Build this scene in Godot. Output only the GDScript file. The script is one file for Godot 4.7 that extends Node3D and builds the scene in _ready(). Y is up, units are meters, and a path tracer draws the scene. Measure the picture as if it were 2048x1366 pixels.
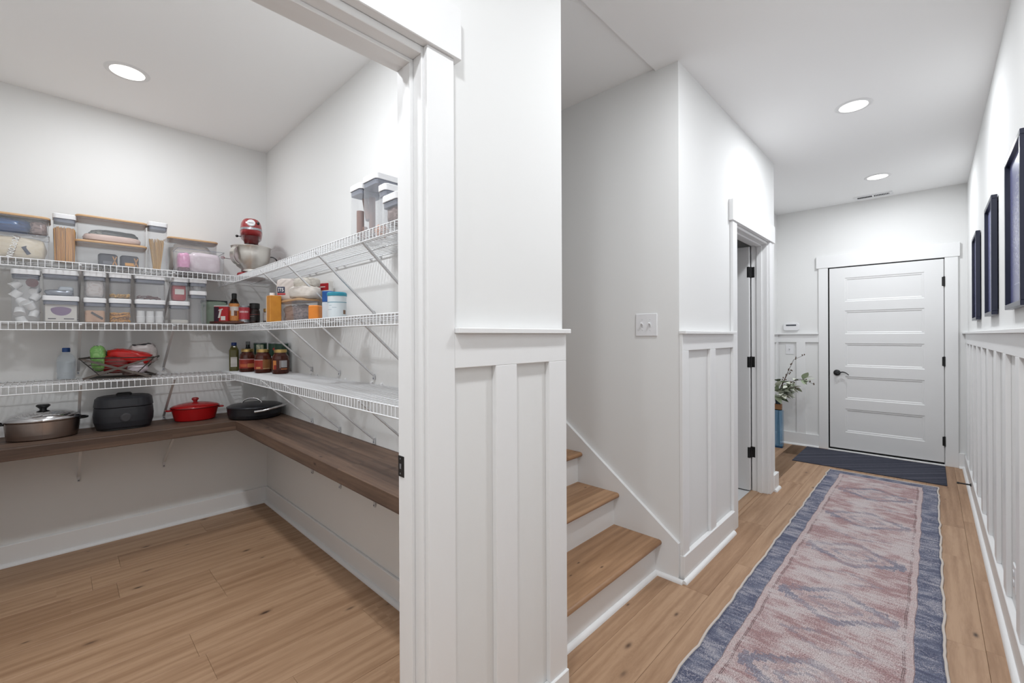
extends Node3D
# Hallway with a walk-in pantry. x right, y up, hallway depth d runs along -z (z = -d).

const H := 2.743
const XL := -0.958      # left hallway wall face
const XR := 0.2548      # right hallway wall face
const ZF := 6.04        # far wall face (depth)
const S1 := 1.707
const S2 := 1.3795
const S3 := 1.0486
const SW := 0.733
const FX := -3.36       # front of the shelves on the pantry back wall
const FD := 0.823       # front of the shelves on the pantry side wall

var used := {}
var M := {}
var rng := RandomNumberGenerator.new()
var grain := {}         # when set, how boxes lay wood grain: along (0 x, 2 z), su, sv, ou, ov

# ------------------------------------------------------------------ helpers
func numbered(n: String) -> String:
	var c: int = used.get(n, 0)
	used[n] = c + 1
	return n if c == 0 else "%s_%03d" % [n, c]

func tag(o: Node, label: String, category: String, group := "", kind := ""):
	o.set_meta("label", label)
	o.set_meta("category", category)
	if group: o.set_meta("group", group)
	if kind: o.set_meta("kind", kind)
	return o

func thing(called: String, label: String, category: String, at := Vector3.ZERO, turn := 0.0, group := "", kind := "") -> Node3D:
	var o := Node3D.new()
	o.name = numbered(called)
	add_child(o)
	o.position = at
	o.rotation.y = turn
	tag(o, label, category, group, kind)
	return o

func nst() -> SurfaceTool:
	var st := SurfaceTool.new()
	st.begin(Mesh.PRIMITIVE_TRIANGLES)
	st.set_smooth_group(-1)
	return st

func fin(st: SurfaceTool) -> ArrayMesh:
	st.generate_normals()
	return st.commit()

func obj(called: String, st, mat: Material, parent: Node = self) -> MeshInstance3D:
	var o := MeshInstance3D.new()
	o.mesh = fin(st) if st is SurfaceTool else st
	o.material_override = mat
	if parent == self:
		o.name = numbered(called)
		add_child(o)
	else:
		o.name = called
		parent.add_child(o, true)
	return o

func struct(called: String, st, mat: Material, label: String, category: String) -> MeshInstance3D:
	var o := obj(called, st, mat)
	tag(o, label, category, "", "structure")
	return o

func qn(st: SurfaceTool, a: Vector3, b: Vector3, c: Vector3, d: Vector3, n: Vector3, uv = null):
	var p = [a, b, c, d]
	var w = uv
	if w == null and grain:
		w = []
		for t in p:
			var across: float = (t.z if grain.along == 0 else t.x) + t.y
			w.append(Vector2(t[grain.along] * grain.su + grain.ou, across * grain.sv + grain.ov))
	elif w == null:
		w = [Vector2(a.x + a.z, -a.y), Vector2(b.x + b.z, -b.y), Vector2(c.x + c.z, -c.y), Vector2(d.x + d.z, -d.y)]
	var cr := (a - c).cross(a - b)
	if cr.length_squared() < 1e-16:
		cr = (a - d).cross(a - c)
	var order = [0, 1, 2, 0, 2, 3] if cr.dot(n) >= 0.0 else [0, 2, 1, 0, 3, 2]
	for i in order:
		st.set_uv(w[i])
		st.add_vertex(p[i])

# axis-aligned box in local axes with an optional chamfer c
func box(st: SurfaceTool, lo: Vector3, hi: Vector3, c := 0.0):
	st.set_smooth_group(-1)
	var m := (lo + hi) * 0.5
	var h := (hi - lo) * 0.5
	c = minf(c, minf(h.x, minf(h.y, h.z)) * 0.9)
	for ax in 3:
		for s in [-1.0, 1.0]:
			var u := (ax + 1) % 3
			var v := (ax + 2) % 3
			var n := Vector3.ZERO
			n[ax] = s
			var q = []
			for k in [[-1, -1], [1, -1], [1, 1], [-1, 1]]:
				var p := m
				p[ax] += s * h[ax]
				p[u] += k[0] * (h[u] - c)
				p[v] += k[1] * (h[v] - c)
				q.append(p)
			qn(st, q[0], q[1], q[2], q[3], n)
	if c <= 0.0: return
	for ax in 3:
		var u := (ax + 1) % 3
		var v := (ax + 2) % 3
		for su in [-1.0, 1.0]:
			for sv in [-1.0, 1.0]:
				var q = []
				for k in [[-1, 0], [1, 0], [1, 1], [-1, 1]]:
					var p := m
					p[ax] += k[0] * (h[ax] - c)
					p[u] += su * (h[u] - (c if k[1] == 0 else 0.0))
					p[v] += sv * (h[v] - (0.0 if k[1] == 0 else c))
					q.append(p)
				var n := Vector3.ZERO
				n[u] = su
				n[v] = sv
				qn(st, q[0], q[1], q[2], q[3], n)
	for sx in [-1.0, 1.0]:
		for sy in [-1.0, 1.0]:
			for sz in [-1.0, 1.0]:
				var s := Vector3(sx, sy, sz)
				var a := m + s * h - Vector3(0, sy * c, sz * c)
				var b := m + s * h - Vector3(sx * c, 0, sz * c)
				var d := m + s * h - Vector3(sx * c, sy * c, 0)
				qn(st, a, b, d, d, s)

# box of the setting: x0..x1, y0..y1, depth d0..d1
func bx(st: SurfaceTool, x0: float, x1: float, y0: float, y1: float, d0: float, d1: float, c := 0.0):
	box(st, Vector3(x0, y0, -d1), Vector3(x1, y1, -d0), c)

func one(x0: float, x1: float, y0: float, y1: float, d0: float, d1: float, c := 0.0) -> SurfaceTool:
	var st := nst()
	bx(st, x0, x1, y0, y1, d0, d1, c)
	return st

func cbox(sx: float, sy: float, sz: float, c := 0.0, y0 := 0.0) -> SurfaceTool:
	var st := nst()
	box(st, Vector3(-sx / 2, y0, -sz / 2), Vector3(sx / 2, y0 + sy, sz / 2), c)
	return st

# lathe about a vertical axis; profile of Vector2(r, y), bottom to top outside; ex, ez make it oval
func lathe(st: SurfaceTool, at: Vector3, prof: Array, seg := 32, smooth := false, ex := 1.0, ez := 1.0):
	for i in prof.size() - 1:
		st.set_smooth_group(1 if smooth else 10 + i)
		var p: Vector2 = prof[i]
		var q: Vector2 = prof[i + 1]
		for k in seg:
			var a0 := TAU * k / seg
			var a1 := TAU * (k + 1) / seg
			var am := (a0 + a1) * 0.5
			var f := func(r: float, y: float, a: float) -> Vector3: return at + Vector3(r * sin(a) * ex, y, r * cos(a) * ez)
			var n := Vector3(sin(am), 0, cos(am)) * (q.y - p.y) + Vector3.UP * (p.x - q.x)
			var u0 := float(k) / seg
			var u1 := float(k + 1) / seg
			var v0 := float(i) / (prof.size() - 1)
			var v1 := float(i + 1) / (prof.size() - 1)
			if p.x < 1e-5:
				qn(st, f.call(q.x, q.y, a0), f.call(q.x, q.y, a1), f.call(p.x, p.y, a0), f.call(p.x, p.y, a0), n, [Vector2(u0, 1 - v1), Vector2(u1, 1 - v1), Vector2(u0, 1 - v0), Vector2(u0, 1 - v0)])
			elif q.x < 1e-5:
				qn(st, f.call(p.x, p.y, a0), f.call(p.x, p.y, a1), f.call(q.x, q.y, a0), f.call(q.x, q.y, a0), n, [Vector2(u0, 1 - v0), Vector2(u1, 1 - v0), Vector2(u0, 1 - v1), Vector2(u0, 1 - v1)])
			else:
				qn(st, f.call(p.x, p.y, a0), f.call(p.x, p.y, a1), f.call(q.x, q.y, a1), f.call(q.x, q.y, a0), n, [Vector2(u0, 1 - v0), Vector2(u1, 1 - v0), Vector2(u1, 1 - v1), Vector2(u0, 1 - v1)])
	st.set_smooth_group(-1)

func lat(prof: Array, seg := 32, smooth := false, ex := 1.0, ez := 1.0, at := Vector3.ZERO) -> SurfaceTool:
	var st := nst()
	lathe(st, at, prof, seg, smooth, ex, ez)
	return st

func rrect(hx: float, hz: float, r: float, n := 5) -> Array:
	var out = []
	r = minf(r, minf(hx, hz) * 0.999)
	for q in 4:
		var cx := (hx - r) * (1 if q == 0 or q == 3 else -1)
		var cz := (hz - r) * (1 if q < 2 else -1)
		for k in n + 1:
			var a := PI / 2 * (q + float(k) / n)
			out.append(Vector2(cx + r * cos(a), cz + r * sin(a)))
	return out

# upright prism over a rounded rectangle, rings of [y, inset]; caps optional
func rprism(st: SurfaceTool, at: Vector3, hx: float, hz: float, r: float, rings: Array, bottom := true, top := true):
	var loops = []
	for g in rings:
		var l = []
		for p in rrect(hx - g[1], hz - g[1], maxf(r - g[1], 0.001)):
			l.append(at + Vector3(p.x, g[0], p.y))
		loops.append(l)
	for i in loops.size() - 1:
		st.set_smooth_group(20 + i)
		var n: int = loops[i].size()
		for k in n:
			var a: Vector3 = loops[i][k]
			var b: Vector3 = loops[i][(k + 1) % n]
			var c: Vector3 = loops[i + 1][(k + 1) % n]
			var d: Vector3 = loops[i + 1][k]
			if a.distance_squared_to(b) < 1e-14: continue
			var out := (a + b) * 0.5 - at
			out.y = 0
			var rise: float = rings[i + 1][0] - rings[i][0]
			var nn: Vector3 = out.normalized() * maxf(rise, 0.0) + Vector3.UP * (rings[i + 1][1] - rings[i][1])
			if rise < 0: nn = -out.normalized() * -rise + Vector3.UP * (rings[i + 1][1] - rings[i][1])
			qn(st, a, b, c, d, nn)
	st.set_smooth_group(-1)
	for e in [[bottom, 0, -1.0], [top, loops.size() - 1, 1.0]]:
		if not e[0]: continue
		var l: Array = loops[e[1]]
		var mid := at + Vector3(0, rings[e[1]][0], 0)
		for k in l.size():
			if l[k].distance_squared_to(l[(k + 1) % l.size()]) < 1e-14: continue
			qn(st, mid, l[k], l[(k + 1) % l.size()], l[(k + 1) % l.size()], Vector3.UP * e[2])

func rp(hx: float, hz: float, r: float, rings: Array, bottom := true, top := true, at := Vector3.ZERO) -> SurfaceTool:
	var st := nst()
	rprism(st, at, hx, hz, r, rings, bottom, top)
	return st

func tube(st: SurfaceTool, pts: Array, rad, seg := 6, sg := 3, closed_ends := true):
	st.set_smooth_group(sg)
	var n := pts.size()
	var rings = []
	var side := Vector3.ZERO
	for i in n:
		var t: Vector3 = (pts[mini(i + 1, n - 1)] - pts[maxi(i - 1, 0)]).normalized()
		if i == 0:
			side = t.cross(Vector3.UP if absf(t.y) < 0.9 else Vector3.RIGHT).normalized()
		else:
			side = (side - t * side.dot(t)).normalized()
		var up := side.cross(t)
		var r: float = rad[i] if rad is Array else rad
		var ring = []
		for k in seg:
			var a := TAU * k / seg
			ring.append(pts[i] + (side * cos(a) + up * sin(a)) * r)
		rings.append(ring)
	for i in n - 1:
		for k in seg:
			var a: Vector3 = rings[i][k]
			var b: Vector3 = rings[i][(k + 1) % seg]
			qn(st, a, b, rings[i + 1][(k + 1) % seg], rings[i + 1][k], (a + b) * 0.5 - pts[i] + (rings[i + 1][k] + rings[i + 1][(k + 1) % seg]) * 0.5 - pts[i + 1])
	if closed_ends:
		st.set_smooth_group(-1)
		for e in [0, n - 1]:
			var dir: Vector3 = (pts[0] - pts[1]) if e == 0 else (pts[n - 1] - pts[n - 2])
			for k in seg:
				qn(st, pts[e], rings[e][k], rings[e][(k + 1) % seg], rings[e][(k + 1) % seg], dir)

func tb(pts: Array, rad, seg := 8) -> SurfaceTool:
	var st := nst()
	tube(st, pts, rad, seg)
	return st

# a bar of rectangular section from a to b; w along side, t along the other
func bar(st: SurfaceTool, a: Vector3, b: Vector3, side: Vector3, w: float, t: float):
	st.set_smooth_group(-1)
	var ax := (b - a).normalized()
	var up := side.cross(ax).normalized() * t * 0.5
	var s := side.normalized() * w * 0.5
	var c = [s + up, s - up, -s - up, -s + up]
	for k in 4:
		var p: Vector3 = c[k]
		var q: Vector3 = c[(k + 1) % 4]
		qn(st, a + p, a + q, b + q, b + p, p + q)
	qn(st, a + c[0], a + c[1], a + c[2], a + c[3], -ax)
	qn(st, b + c[0], b + c[1], b + c[2], b + c[3], ax)

# crumpled cushion: a superellipsoid with noise
func pillow(st: SurfaceTool, at: Vector3, half: Vector3, power := 0.55, crumple := 0.1, sd := 1, nu := 22, nv := 12, freq := 1.0):
	var nz := FastNoiseLite.new()
	nz.seed = sd
	nz.frequency = 0.9 * freq
	nz.noise_type = FastNoiseLite.TYPE_SIMPLEX
	var sp := func(x: float) -> float: return signf(x) * pow(absf(x), power)
	var grid = []
	for j in nv + 1:
		var row = []
		var ph := -PI / 2 + PI * j / nv
		for i in nu + 1:
			var th := TAU * (i % nu) / nu
			var p := Vector3(sp.call(cos(ph)) * sp.call(cos(th)), sp.call(sin(ph)), sp.call(cos(ph)) * sp.call(sin(th)))
			var k := 1.0 + crumple * nz.get_noise_3d(p.x * 2.3, p.y * 2.3, p.z * 2.3) + crumple * 0.6 * absf(nz.get_noise_3d(p.x * 6 + 9, p.y * 6, p.z * 6))
			p *= k
			p.y = maxf(p.y, -1.0)
			row.append(at + p * half)
		grid.append(row)
	st.set_smooth_group(5)
	for j in nv:
		for i in nu:
			var a: Vector3 = grid[j][i]
			var b: Vector3 = grid[j][i + 1]
			var c: Vector3 = grid[j + 1][i + 1]
			var d: Vector3 = grid[j + 1][i]
			var u0 := float(i) / nu
			var v0 := 1.0 - float(j) / nv
			qn(st, a, b, c, d, (a + b + c + d) * 0.25 - at, [Vector2(u0, v0), Vector2(u0 + 1.0 / nu, v0), Vector2(u0 + 1.0 / nu, v0 - 1.0 / nv), Vector2(u0, v0 - 1.0 / nv)])
	st.set_smooth_group(-1)

func pil(half: Vector3, crumple := 0.1, sd := 1, power := 0.55, freq := 1.0) -> SurfaceTool:
	var st := nst()
	pillow(st, Vector3(0, half.y, 0), half, power, crumple, sd, 22, 12, freq)
	return st

func lettering(text: String, size: float, mat: Material, parent: Node, at: Vector3, turn := Vector3.ZERO, stretch := 1.0, bold := true, depth := 0.0008):
	var f := SystemFont.new()
	f.font_names = PackedStringArray(["Droid Sans"])
	f.font_weight = 700 if bold else 400
	var t := TextMesh.new()
	t.text = text
	t.font = f
	t.font_size = 32
	t.pixel_size = size / 32.0
	t.depth = depth
	var o := obj("lettering", t, mat, parent)
	o.position = at
	o.rotation = turn
	o.scale = Vector3(stretch, 1, 1)
	return o

func col(r: int, g: int, b: int, a := 1.0) -> Color:
	return Color(r / 255.0, g / 255.0, b / 255.0, a)

func mat(c: Color, rough := 0.6, metal := 0.0) -> StandardMaterial3D:
	var m := StandardMaterial3D.new()
	m.albedo_color = c
	m.roughness = rough
	m.metallic = metal
	return m

func clear(c: Color, alpha: float, rough := 0.06) -> StandardMaterial3D:
	var m := mat(Color(c.r, c.g, c.b, alpha), rough)
	m.transparency = BaseMaterial3D.TRANSPARENCY_ALPHA
	return m

func noise(sd: int, freq: float, oct := 3) -> FastNoiseLite:
	var n := FastNoiseLite.new()
	n.seed = sd
	n.frequency = freq
	n.fractal_octaves = oct
	n.noise_type = FastNoiseLite.TYPE_SIMPLEX
	return n

func textured(im: Image, rough := 0.6) -> StandardMaterial3D:
	var m := mat(Color.WHITE, rough)
	m.albedo_texture = ImageTexture.create_from_image(im)
	return m

# ------------------------------------------------------------------ textures
func wood_image(w: int, h: int, strips: int, length: float, width: float, light: Color, dark: Color, sd: int, knots: int) -> Image:
	var im := Image.create(w, h, false, Image.FORMAT_RGB8)
	var n1 := noise(sd, 1.0, 2)
	var n2 := noise(sd + 1, 1.0, 2)
	var n3 := noise(sd + 2, 1.0, 2)
	rng.seed = sd
	var ks = []
	for i in knots:
		ks.append([rng.randf() * length, rng.randf() * width * strips, rng.randf_range(0.003, 0.009), rng.randf_range(0.4, 0.95)])
	var tones = []
	for s in strips:
		tones.append(rng.randf_range(-0.2, 0.2))
	for j in h:
		var s := j * strips / h
		var y := float(j) / h * width * strips
		for i in w:
			var x := float(i) / w * length
			var kd := 0.0
			var bend := 0.0
			for k in ks:
				var dx: float = (x - k[0])
				var dy: float = (y - k[1])
				if absf(dx) > 0.18 or absf(dy) > 0.05: continue
				var e: float = (dx * dx * 0.16 + dy * dy) / (k[2] * k[2])
				kd += k[3] * exp(-e * 1.2)
				bend += dy * exp(-e * 0.12) * 0.8
			var yy := y - bend + s * 3.7
			var wv := n1.get_noise_2d(x * 1.3, yy * 9.0)
			var ring := sin((yy * 60.0 + wv * 3.2) * 2.2) * 0.5 + 0.5
			var fine := n2.get_noise_2d(x * 9.0, yy * 420.0)
			var wide := n3.get_noise_2d(x * 0.8 + s * 11.0, yy * 22.0)
			var v: float = 0.5 + tones[s] + ring * 0.16 * wide + wv * 0.12 + fine * 0.12 + wide * 0.22
			var c := dark.lerp(light, clampf(v + 0.14, 0.0, 1.0))
			c = c.lerp(Color(dark.r * 0.35, dark.g * 0.3, dark.b * 0.28), clampf(kd, 0.0, 0.85))
			im.set_pixel(i, j, c)
	return im

func rug_image() -> Image:
	var w := 540
	var h := 2048
	var W := 0.75
	var L := 3.69
	var im := Image.create(w, h, false, Image.FORMAT_RGB8)
	var streak := noise(11, 1.0, 3)
	var blot := noise(12, 1.0, 3)
	var curl := noise(13, 1.0, 2)
	var fine := noise(14, 1.0, 2)
	var navy := col(84, 88, 110)
	var slate := col(122, 126, 143)
	var pink := col(188, 169, 168)
	var rose := col(158, 126, 126)
	var pale := col(196, 188, 188)
	var grey := col(178, 172, 176)
	for j in h:
		var v := float(j) / h * L
		var ve := minf(v, L - v)
		for i in w:
			var x := (float(i) / w - 0.5) * W
			var e := minf(W / 2 - absf(x), ve)
			var st := streak.get_noise_2d(x * 5.0, v * 26.0)
			var bl := blot.get_noise_2d(x * 6.0 + 5.0, v * 7.0)
			var big := blot.get_noise_2d(x * 1.6 + 60.0, v * 2.4)
			var fn := fine.get_noise_2d(x * 150.0, v * 170.0)
			var cu := absf(curl.get_noise_2d(x * 40.0, v * 40.0))
			var cu2 := absf(curl.get_noise_2d(x * 66.0 + 31.0, v * 58.0))
			var c: Color
			var wear := clampf(0.5 + st * 0.36 + bl * 0.42 + big * 0.4 + fn * 0.34, 0.0, 1.0)
			if e < 0.092:
				c = navy.lerp(slate, clampf(0.5 + st * 0.7 + bl * 0.5 + fn * 0.2, 0.0, 1.0))
				var sc := smoothstep(0.22, 0.06, cu) * smoothstep(-0.5, 0.2, blot.get_noise_2d(x * 2.0 + 40.0, v * 7.0))
				c = c.lerp(grey, 0.75 * sc)
				c = c.lerp(navy * 0.8, smoothstep(0.12, 0.02, cu2) * 0.5)
				if e < 0.012: c = c.lerp(navy * 0.85, 0.6)
				c = c.lerp(grey, 0.55 * smoothstep(0.55, 0.95, wear))
			elif e < 0.116:
				c = pink.lerp(pale, clampf(0.3 + 0.5 * st, 0.0, 1.0))
				c = c.lerp(rose, smoothstep(0.16, 0.04, cu2) * 0.5)
				if absf(e - 0.0935) < 0.0014: c = c.lerp(rose * 0.7, 0.6)
			else:
				c = rose.lerp(pink, smoothstep(0.05, 0.62, wear))
				c = c.lerp(pale, smoothstep(0.5, 0.95, wear) * 0.75)
				if e < 0.136 and (absf(e - 0.121) < 0.0013 or absf(e - 0.127) < 0.0011): c = c.lerp(rose * 0.55, 0.65 * (1.0 - smoothstep(0.5, 0.9, wear)))
				var per := 0.66
				var q := fposmod(v - 0.25, per) - per / 2
				var qx := floorf(absf(x) / 0.018) * 0.018 + 0.009
				var qq := floorf(absf(q) / 0.016) * 0.016 + 0.008
				var dd := qx / 0.225 + qq / 0.17
				var ink := 0.0
				if dd > 0.84 and dd < 1.12: ink = 0.9
				if dd > 0.40 and dd < 0.52: ink = 0.6
				if dd > 0.62 and dd < 0.66: ink = 0.35
				if dd < 0.14: ink = 0.45
				if dd < 0.90: c = c.lerp(pale, 0.30)
				var bxx := absf(absf(x) - 0.165)
				var bqq := absf(absf(q) - 0.055)
				if maxf(bxx, bqq) < 0.026 and maxf(bxx, bqq) > 0.018: ink = maxf(ink, 0.8)
				if maxf(bxx, bqq) < 0.010: ink = maxf(ink, 0.5)
				if absf(absf(x) - 0.215) < 0.012 and absf(q) < 0.05: ink = maxf(ink, 0.85)
				var r2 := qx / 0.15 + (per / 2 - qq) / 0.08
				if r2 > 0.8 and r2 < 1.08: ink = maxf(ink, 0.45)
				ink *= smoothstep(1.1, 0.4, wear) * clampf(0.8 + 1.2 * bl + 1.1 * fn + 0.4 * st, 0.0, 1.0)
				c = c.lerp(slate.lerp(navy, 0.35), clampf(ink, 0.0, 1.0))
				c = c.lerp(pale, smoothstep(0.15, 0.03, cu) * 0.45)
				c = c.lerp(rose.lerp(slate, 0.45) * 0.82, smoothstep(0.11, 0.02, cu2) * 0.5 * (1.0 - smoothstep(0.6, 1.0, wear)))
			var g := 1.0 + fn * 0.2
			im.set_pixel(i, j, Color(clampf(c.r * g, 0, 1), clampf(c.g * g, 0, 1), clampf(c.b * g, 0, 1)))
	return im

func art_image(sd: int) -> Image:
	var w := 160
	var h := 256
	var im := Image.create(w, h, false, Image.FORMAT_RGB8)
	var n := noise(sd, 1.0, 3)
	var k := noise(sd + 1, 1.0, 2)
	for j in h:
		for i in w:
			var u := float(i) / w
			var v := float(j) / h
			var c := col(118, 122, 168).lerp(col(92, 97, 146), v)
			var body := exp(-pow((u - 0.5 - 0.10 * sin(v * 9.0)) * 5.0, 2.0)) * smoothstep(0.08, 0.2, v) * smoothstep(0.88, 0.7, v)
			var s := smoothstep(0.12, 0.0, absf(n.get_noise_2d(u * 14.0, v * 9.0))) * body
			s += smoothstep(0.2, 0.5, k.get_noise_2d(u * 16.0, v * 26.0)) * body * 0.7
			if v > 0.865 and v < 0.875 and u > 0.3 and u < 0.7: s = 0.5
			im.set_pixel(i, j, c.lerp(col(214, 214, 226), clampf(s, 0.0, 1.0) * 0.85))
	return im

# printed wrappers: [background, list of [x0, y0, x1, y1, colour]] in fractions, with speckle
func print_image(bg: Color, rects: Array, sd := 1, speckle := 0.0, sp := Color.WHITE) -> Image:
	var w := 128
	var h := 128
	var im := Image.create(w, h, false, Image.FORMAT_RGB8)
	im.fill(bg)
	for r in rects:
		im.fill_rect(Rect2i(int(r[0] * w), int(r[1] * h), maxi(1, int((r[2] - r[0]) * w)), maxi(1, int((r[3] - r[1]) * h))), r[4])
	if speckle > 0.0:
		var n := noise(sd, 0.11, 2)
		for j in h:
			for i in w:
				var t := smoothstep(0.1, 0.4, n.get_noise_2d(i, j)) * speckle
				im.set_pixel(i, j, im.get_pixel(i, j).lerp(sp, t))
	return im

func make_materials():
	M.wall = mat(col(235, 235, 234), 0.85)
	M.wall.metallic_specular = 0.3
	M.ceil = mat(col(250, 250, 250), 0.95)
	M.ceil.metallic_specular = 0.2
	M.trim = mat(col(239, 239, 239), 0.38)
	M.door = mat(col(233, 233, 233), 0.42)
	M.black = mat(col(16, 16, 17), 0.42)
	M.dark = mat(col(10, 10, 10), 0.9)
	M.wire = mat(col(232, 233, 235), 0.4)
	M.steelwhite = mat(col(214, 215, 217), 0.4)
	M.floorwood = textured(wood_image(1500, 560, 8, 2.2, 0.19, col(182, 148, 118), col(136, 101, 73), 5, 22), 0.48)
	M.treadwood = textured(wood_image(640, 256, 4, 1.3, 0.12, col(186, 147, 112), col(134, 98, 68), 21, 5), 0.42)
	M.shelfwood = textured(wood_image(800, 256, 4, 1.6, 0.12, col(116, 92, 76), col(62, 47, 40), 31, 6), 0.6)
	M.rug = textured(rug_image(), 0.95)
	M.bind = mat(col(206, 196, 188), 0.95)
	M.mat = textured(print_image(col(66, 68, 80), [], 3, 0.5, col(98, 99, 110)), 0.95)
	M.plastic = mat(col(236, 236, 238), 0.32)
	M.gasket = mat(col(116, 120, 134), 0.4)
	M.clear = clear(col(206, 210, 218), 0.16)
	M.clearedge = clear(col(150, 156, 168), 0.4)
	M.bamboo = mat(col(206, 168, 128), 0.5)
	M.pasta = mat(col(220, 160, 72), 0.6)
	M.pasta2 = mat(col(214, 170, 96), 0.6)
	M.steel = mat(col(216, 212, 206), 0.3, 1.0)
	M.steel2 = mat(col(168, 156, 150), 0.3, 1.0)
	M.chrome = mat(col(220, 220, 222), 0.12, 1.0)
	M.red = mat(col(150, 18, 26), 0.16)
	M.red.clearcoat_enabled = true
	M.enamel = mat(col(172, 20, 24), 0.14)
	M.enameldark = mat(col(86, 12, 14), 0.2)
	M.charcoal = mat(col(44, 45, 50), 0.5)
	M.anod = mat(col(42, 43, 48), 0.34, 0.3)
	M.white = mat(col(232, 232, 232), 0.5)
	M.paper = mat(col(222, 218, 212), 0.7)
	M.gold = mat(col(206, 176, 112), 0.3, 0.9)
	M.glass = clear(col(214, 222, 224), 0.07, 0.02)
	M.sauce = mat(col(74, 30, 18), 0.12)
	M.navy = mat(col(34, 38, 58), 0.3)
	M.silver = mat(col(170, 172, 178), 0.3, 0.8)
	M.glow = mat(Color.WHITE, 0.5)
	M.glow.emission_enabled = true
	M.glow.emission = Color(1.0, 0.99, 0.97)
	M.glow.emission_energy_multiplier = 2.2

# ------------------------------------------------------------------ lamps
func recessed_light(x: float, d: float, label: String, power := 1.0):
	var t := thing("recessed_light", label, "ceiling light", Vector3(x, H, -d), 0.0, "recessed ceiling lights")
	var ring := nst()
	lathe(ring, Vector3.ZERO, [Vector2(0.074, -0.0045), Vector2(0.088, -0.006), Vector2(0.097, 0.0), ], 48, false)
	obj("trim_ring", ring, M.white, t)
	obj("lens", lat([Vector2(0.0, -0.0035), Vector2(0.075, -0.0035)], 48), M.glow, t)
	var a := AreaLight3D.new()
	a.area_size = Vector2(0.13, 0.13)
	a.area_normalize_energy = true
	a.light_energy = LAMP * power
	a.light_color = LAMPCOL
	a.area_range = 14.0
	a.area_attenuation = 2.0
	a.shadow_enabled = true
	t.add_child(a)
	a.position = Vector3(0, -0.012, 0)
	a.rotation.x = -PI / 2

const LAMP := 1.4
const LAMPCOL := Color(0.968, 0.983, 0.997)

# ------------------------------------------------------------------ the setting
func build_shell():
	var st := nst()
	# left hallway wall: pantry front, then the stretch with the second door
	bx(st, XL - 0.117, XL, 0, H, -3.2, -0.28)
	bx(st, XL - 0.117, XL, 2.052, H, -0.28, 0.676)
	bx(st, XL - 0.117, XL, 0, H, 0.676, 1.257)
	bx(st, XL - 0.117, XL, 0, H, 2.27, 3.155)
	bx(st, XL - 0.117, XL, 2.052, H, 3.155, 4.005)
	bx(st, XL - 0.117, XL, 0, H, 4.005, 4.21)
	struct("wall_left", st, M.wall, "white left hallway wall with the pantry, stair and side door openings", "wall")
	struct("wall_right", one(XR, XR + 0.117, 0, H, -3.3, 6.16), M.wall, "long white right hallway wall that carries the three framed pictures", "wall")
	struct("wall_far", one(-1.46, XR + 0.117, 0, H, ZF, ZF + 0.12), M.wall, "white wall at the end of the hallway around the panelled door", "wall")
	struct("wall_behind", one(XL - 0.117, XR + 0.117, 0, H, -3.32, -3.2), M.wall, "white hallway wall behind the viewer", "wall")
	st = nst()
	bx(st, -1.462, -1.345, 0, H, 4.21, ZF + 0.12)
	struct("wall_niche", st, M.wall, "white wall of the recess beyond the side door, behind the vase", "wall")
	st = nst()
	bx(st, -2.9, XL - 0.117, 0, H + 0.1, 2.27, 2.387)
	struct("wall_stair", st, M.wall, "grey shaded wall beside the staircase with the double light switch", "wall")
	struct("wall_pantry_back", one(-3.9, -3.785, 0, H, -0.73, 1.257), M.wall, "white pantry back wall behind the long shelves on the left", "wall")
	struct("wall_pantry_side", one(-3.785, XL - 0.117, 0, H + 0.1, 1.14, 1.257), M.wall, "white pantry side wall behind the diagonal shelf braces", "wall")
	struct("wall_pantry_end", one(-3.785, XL - 0.117, 0, H, -0.73, -0.61), M.wall, "white pantry end wall outside the left edge of the picture", "wall")
	st = nst()
	bx(st, -2.7, XL - 0.117, 0, H, 4.09, 4.21)
	bx(st, -2.8, -2.7, 0, H, 2.387, 4.21)
	struct("wall_side_room", st, M.wall, "white wall of the small room behind the open side door", "wall")
	struct("wall_stair_end", one(-2.9, -2.8, 0, H + 0.1, 1.257, 2.27), M.wall, "white wall closing the staircase at its upper end", "wall")
	st = nst()
	bx(st, -3.9, XR + 0.117, H, H + 0.12, -3.32, 1.257)
	bx(st, -1.085, XR + 0.117, H, H + 0.12, 1.257, 2.27)
	bx(st, -2.9, XR + 0.117, H, H + 0.12, 2.27, ZF + 0.12)
	struct("ceiling", st, M.ceil, "smooth white ceiling over hallway and pantry", "ceiling")
	struct("ceiling_stair", one(-2.9, -1.085, H + 0.014, H + 0.12, 1.257, 2.27), M.ceil, "slightly higher white ceiling patch above the staircase", "ceiling")

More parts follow.
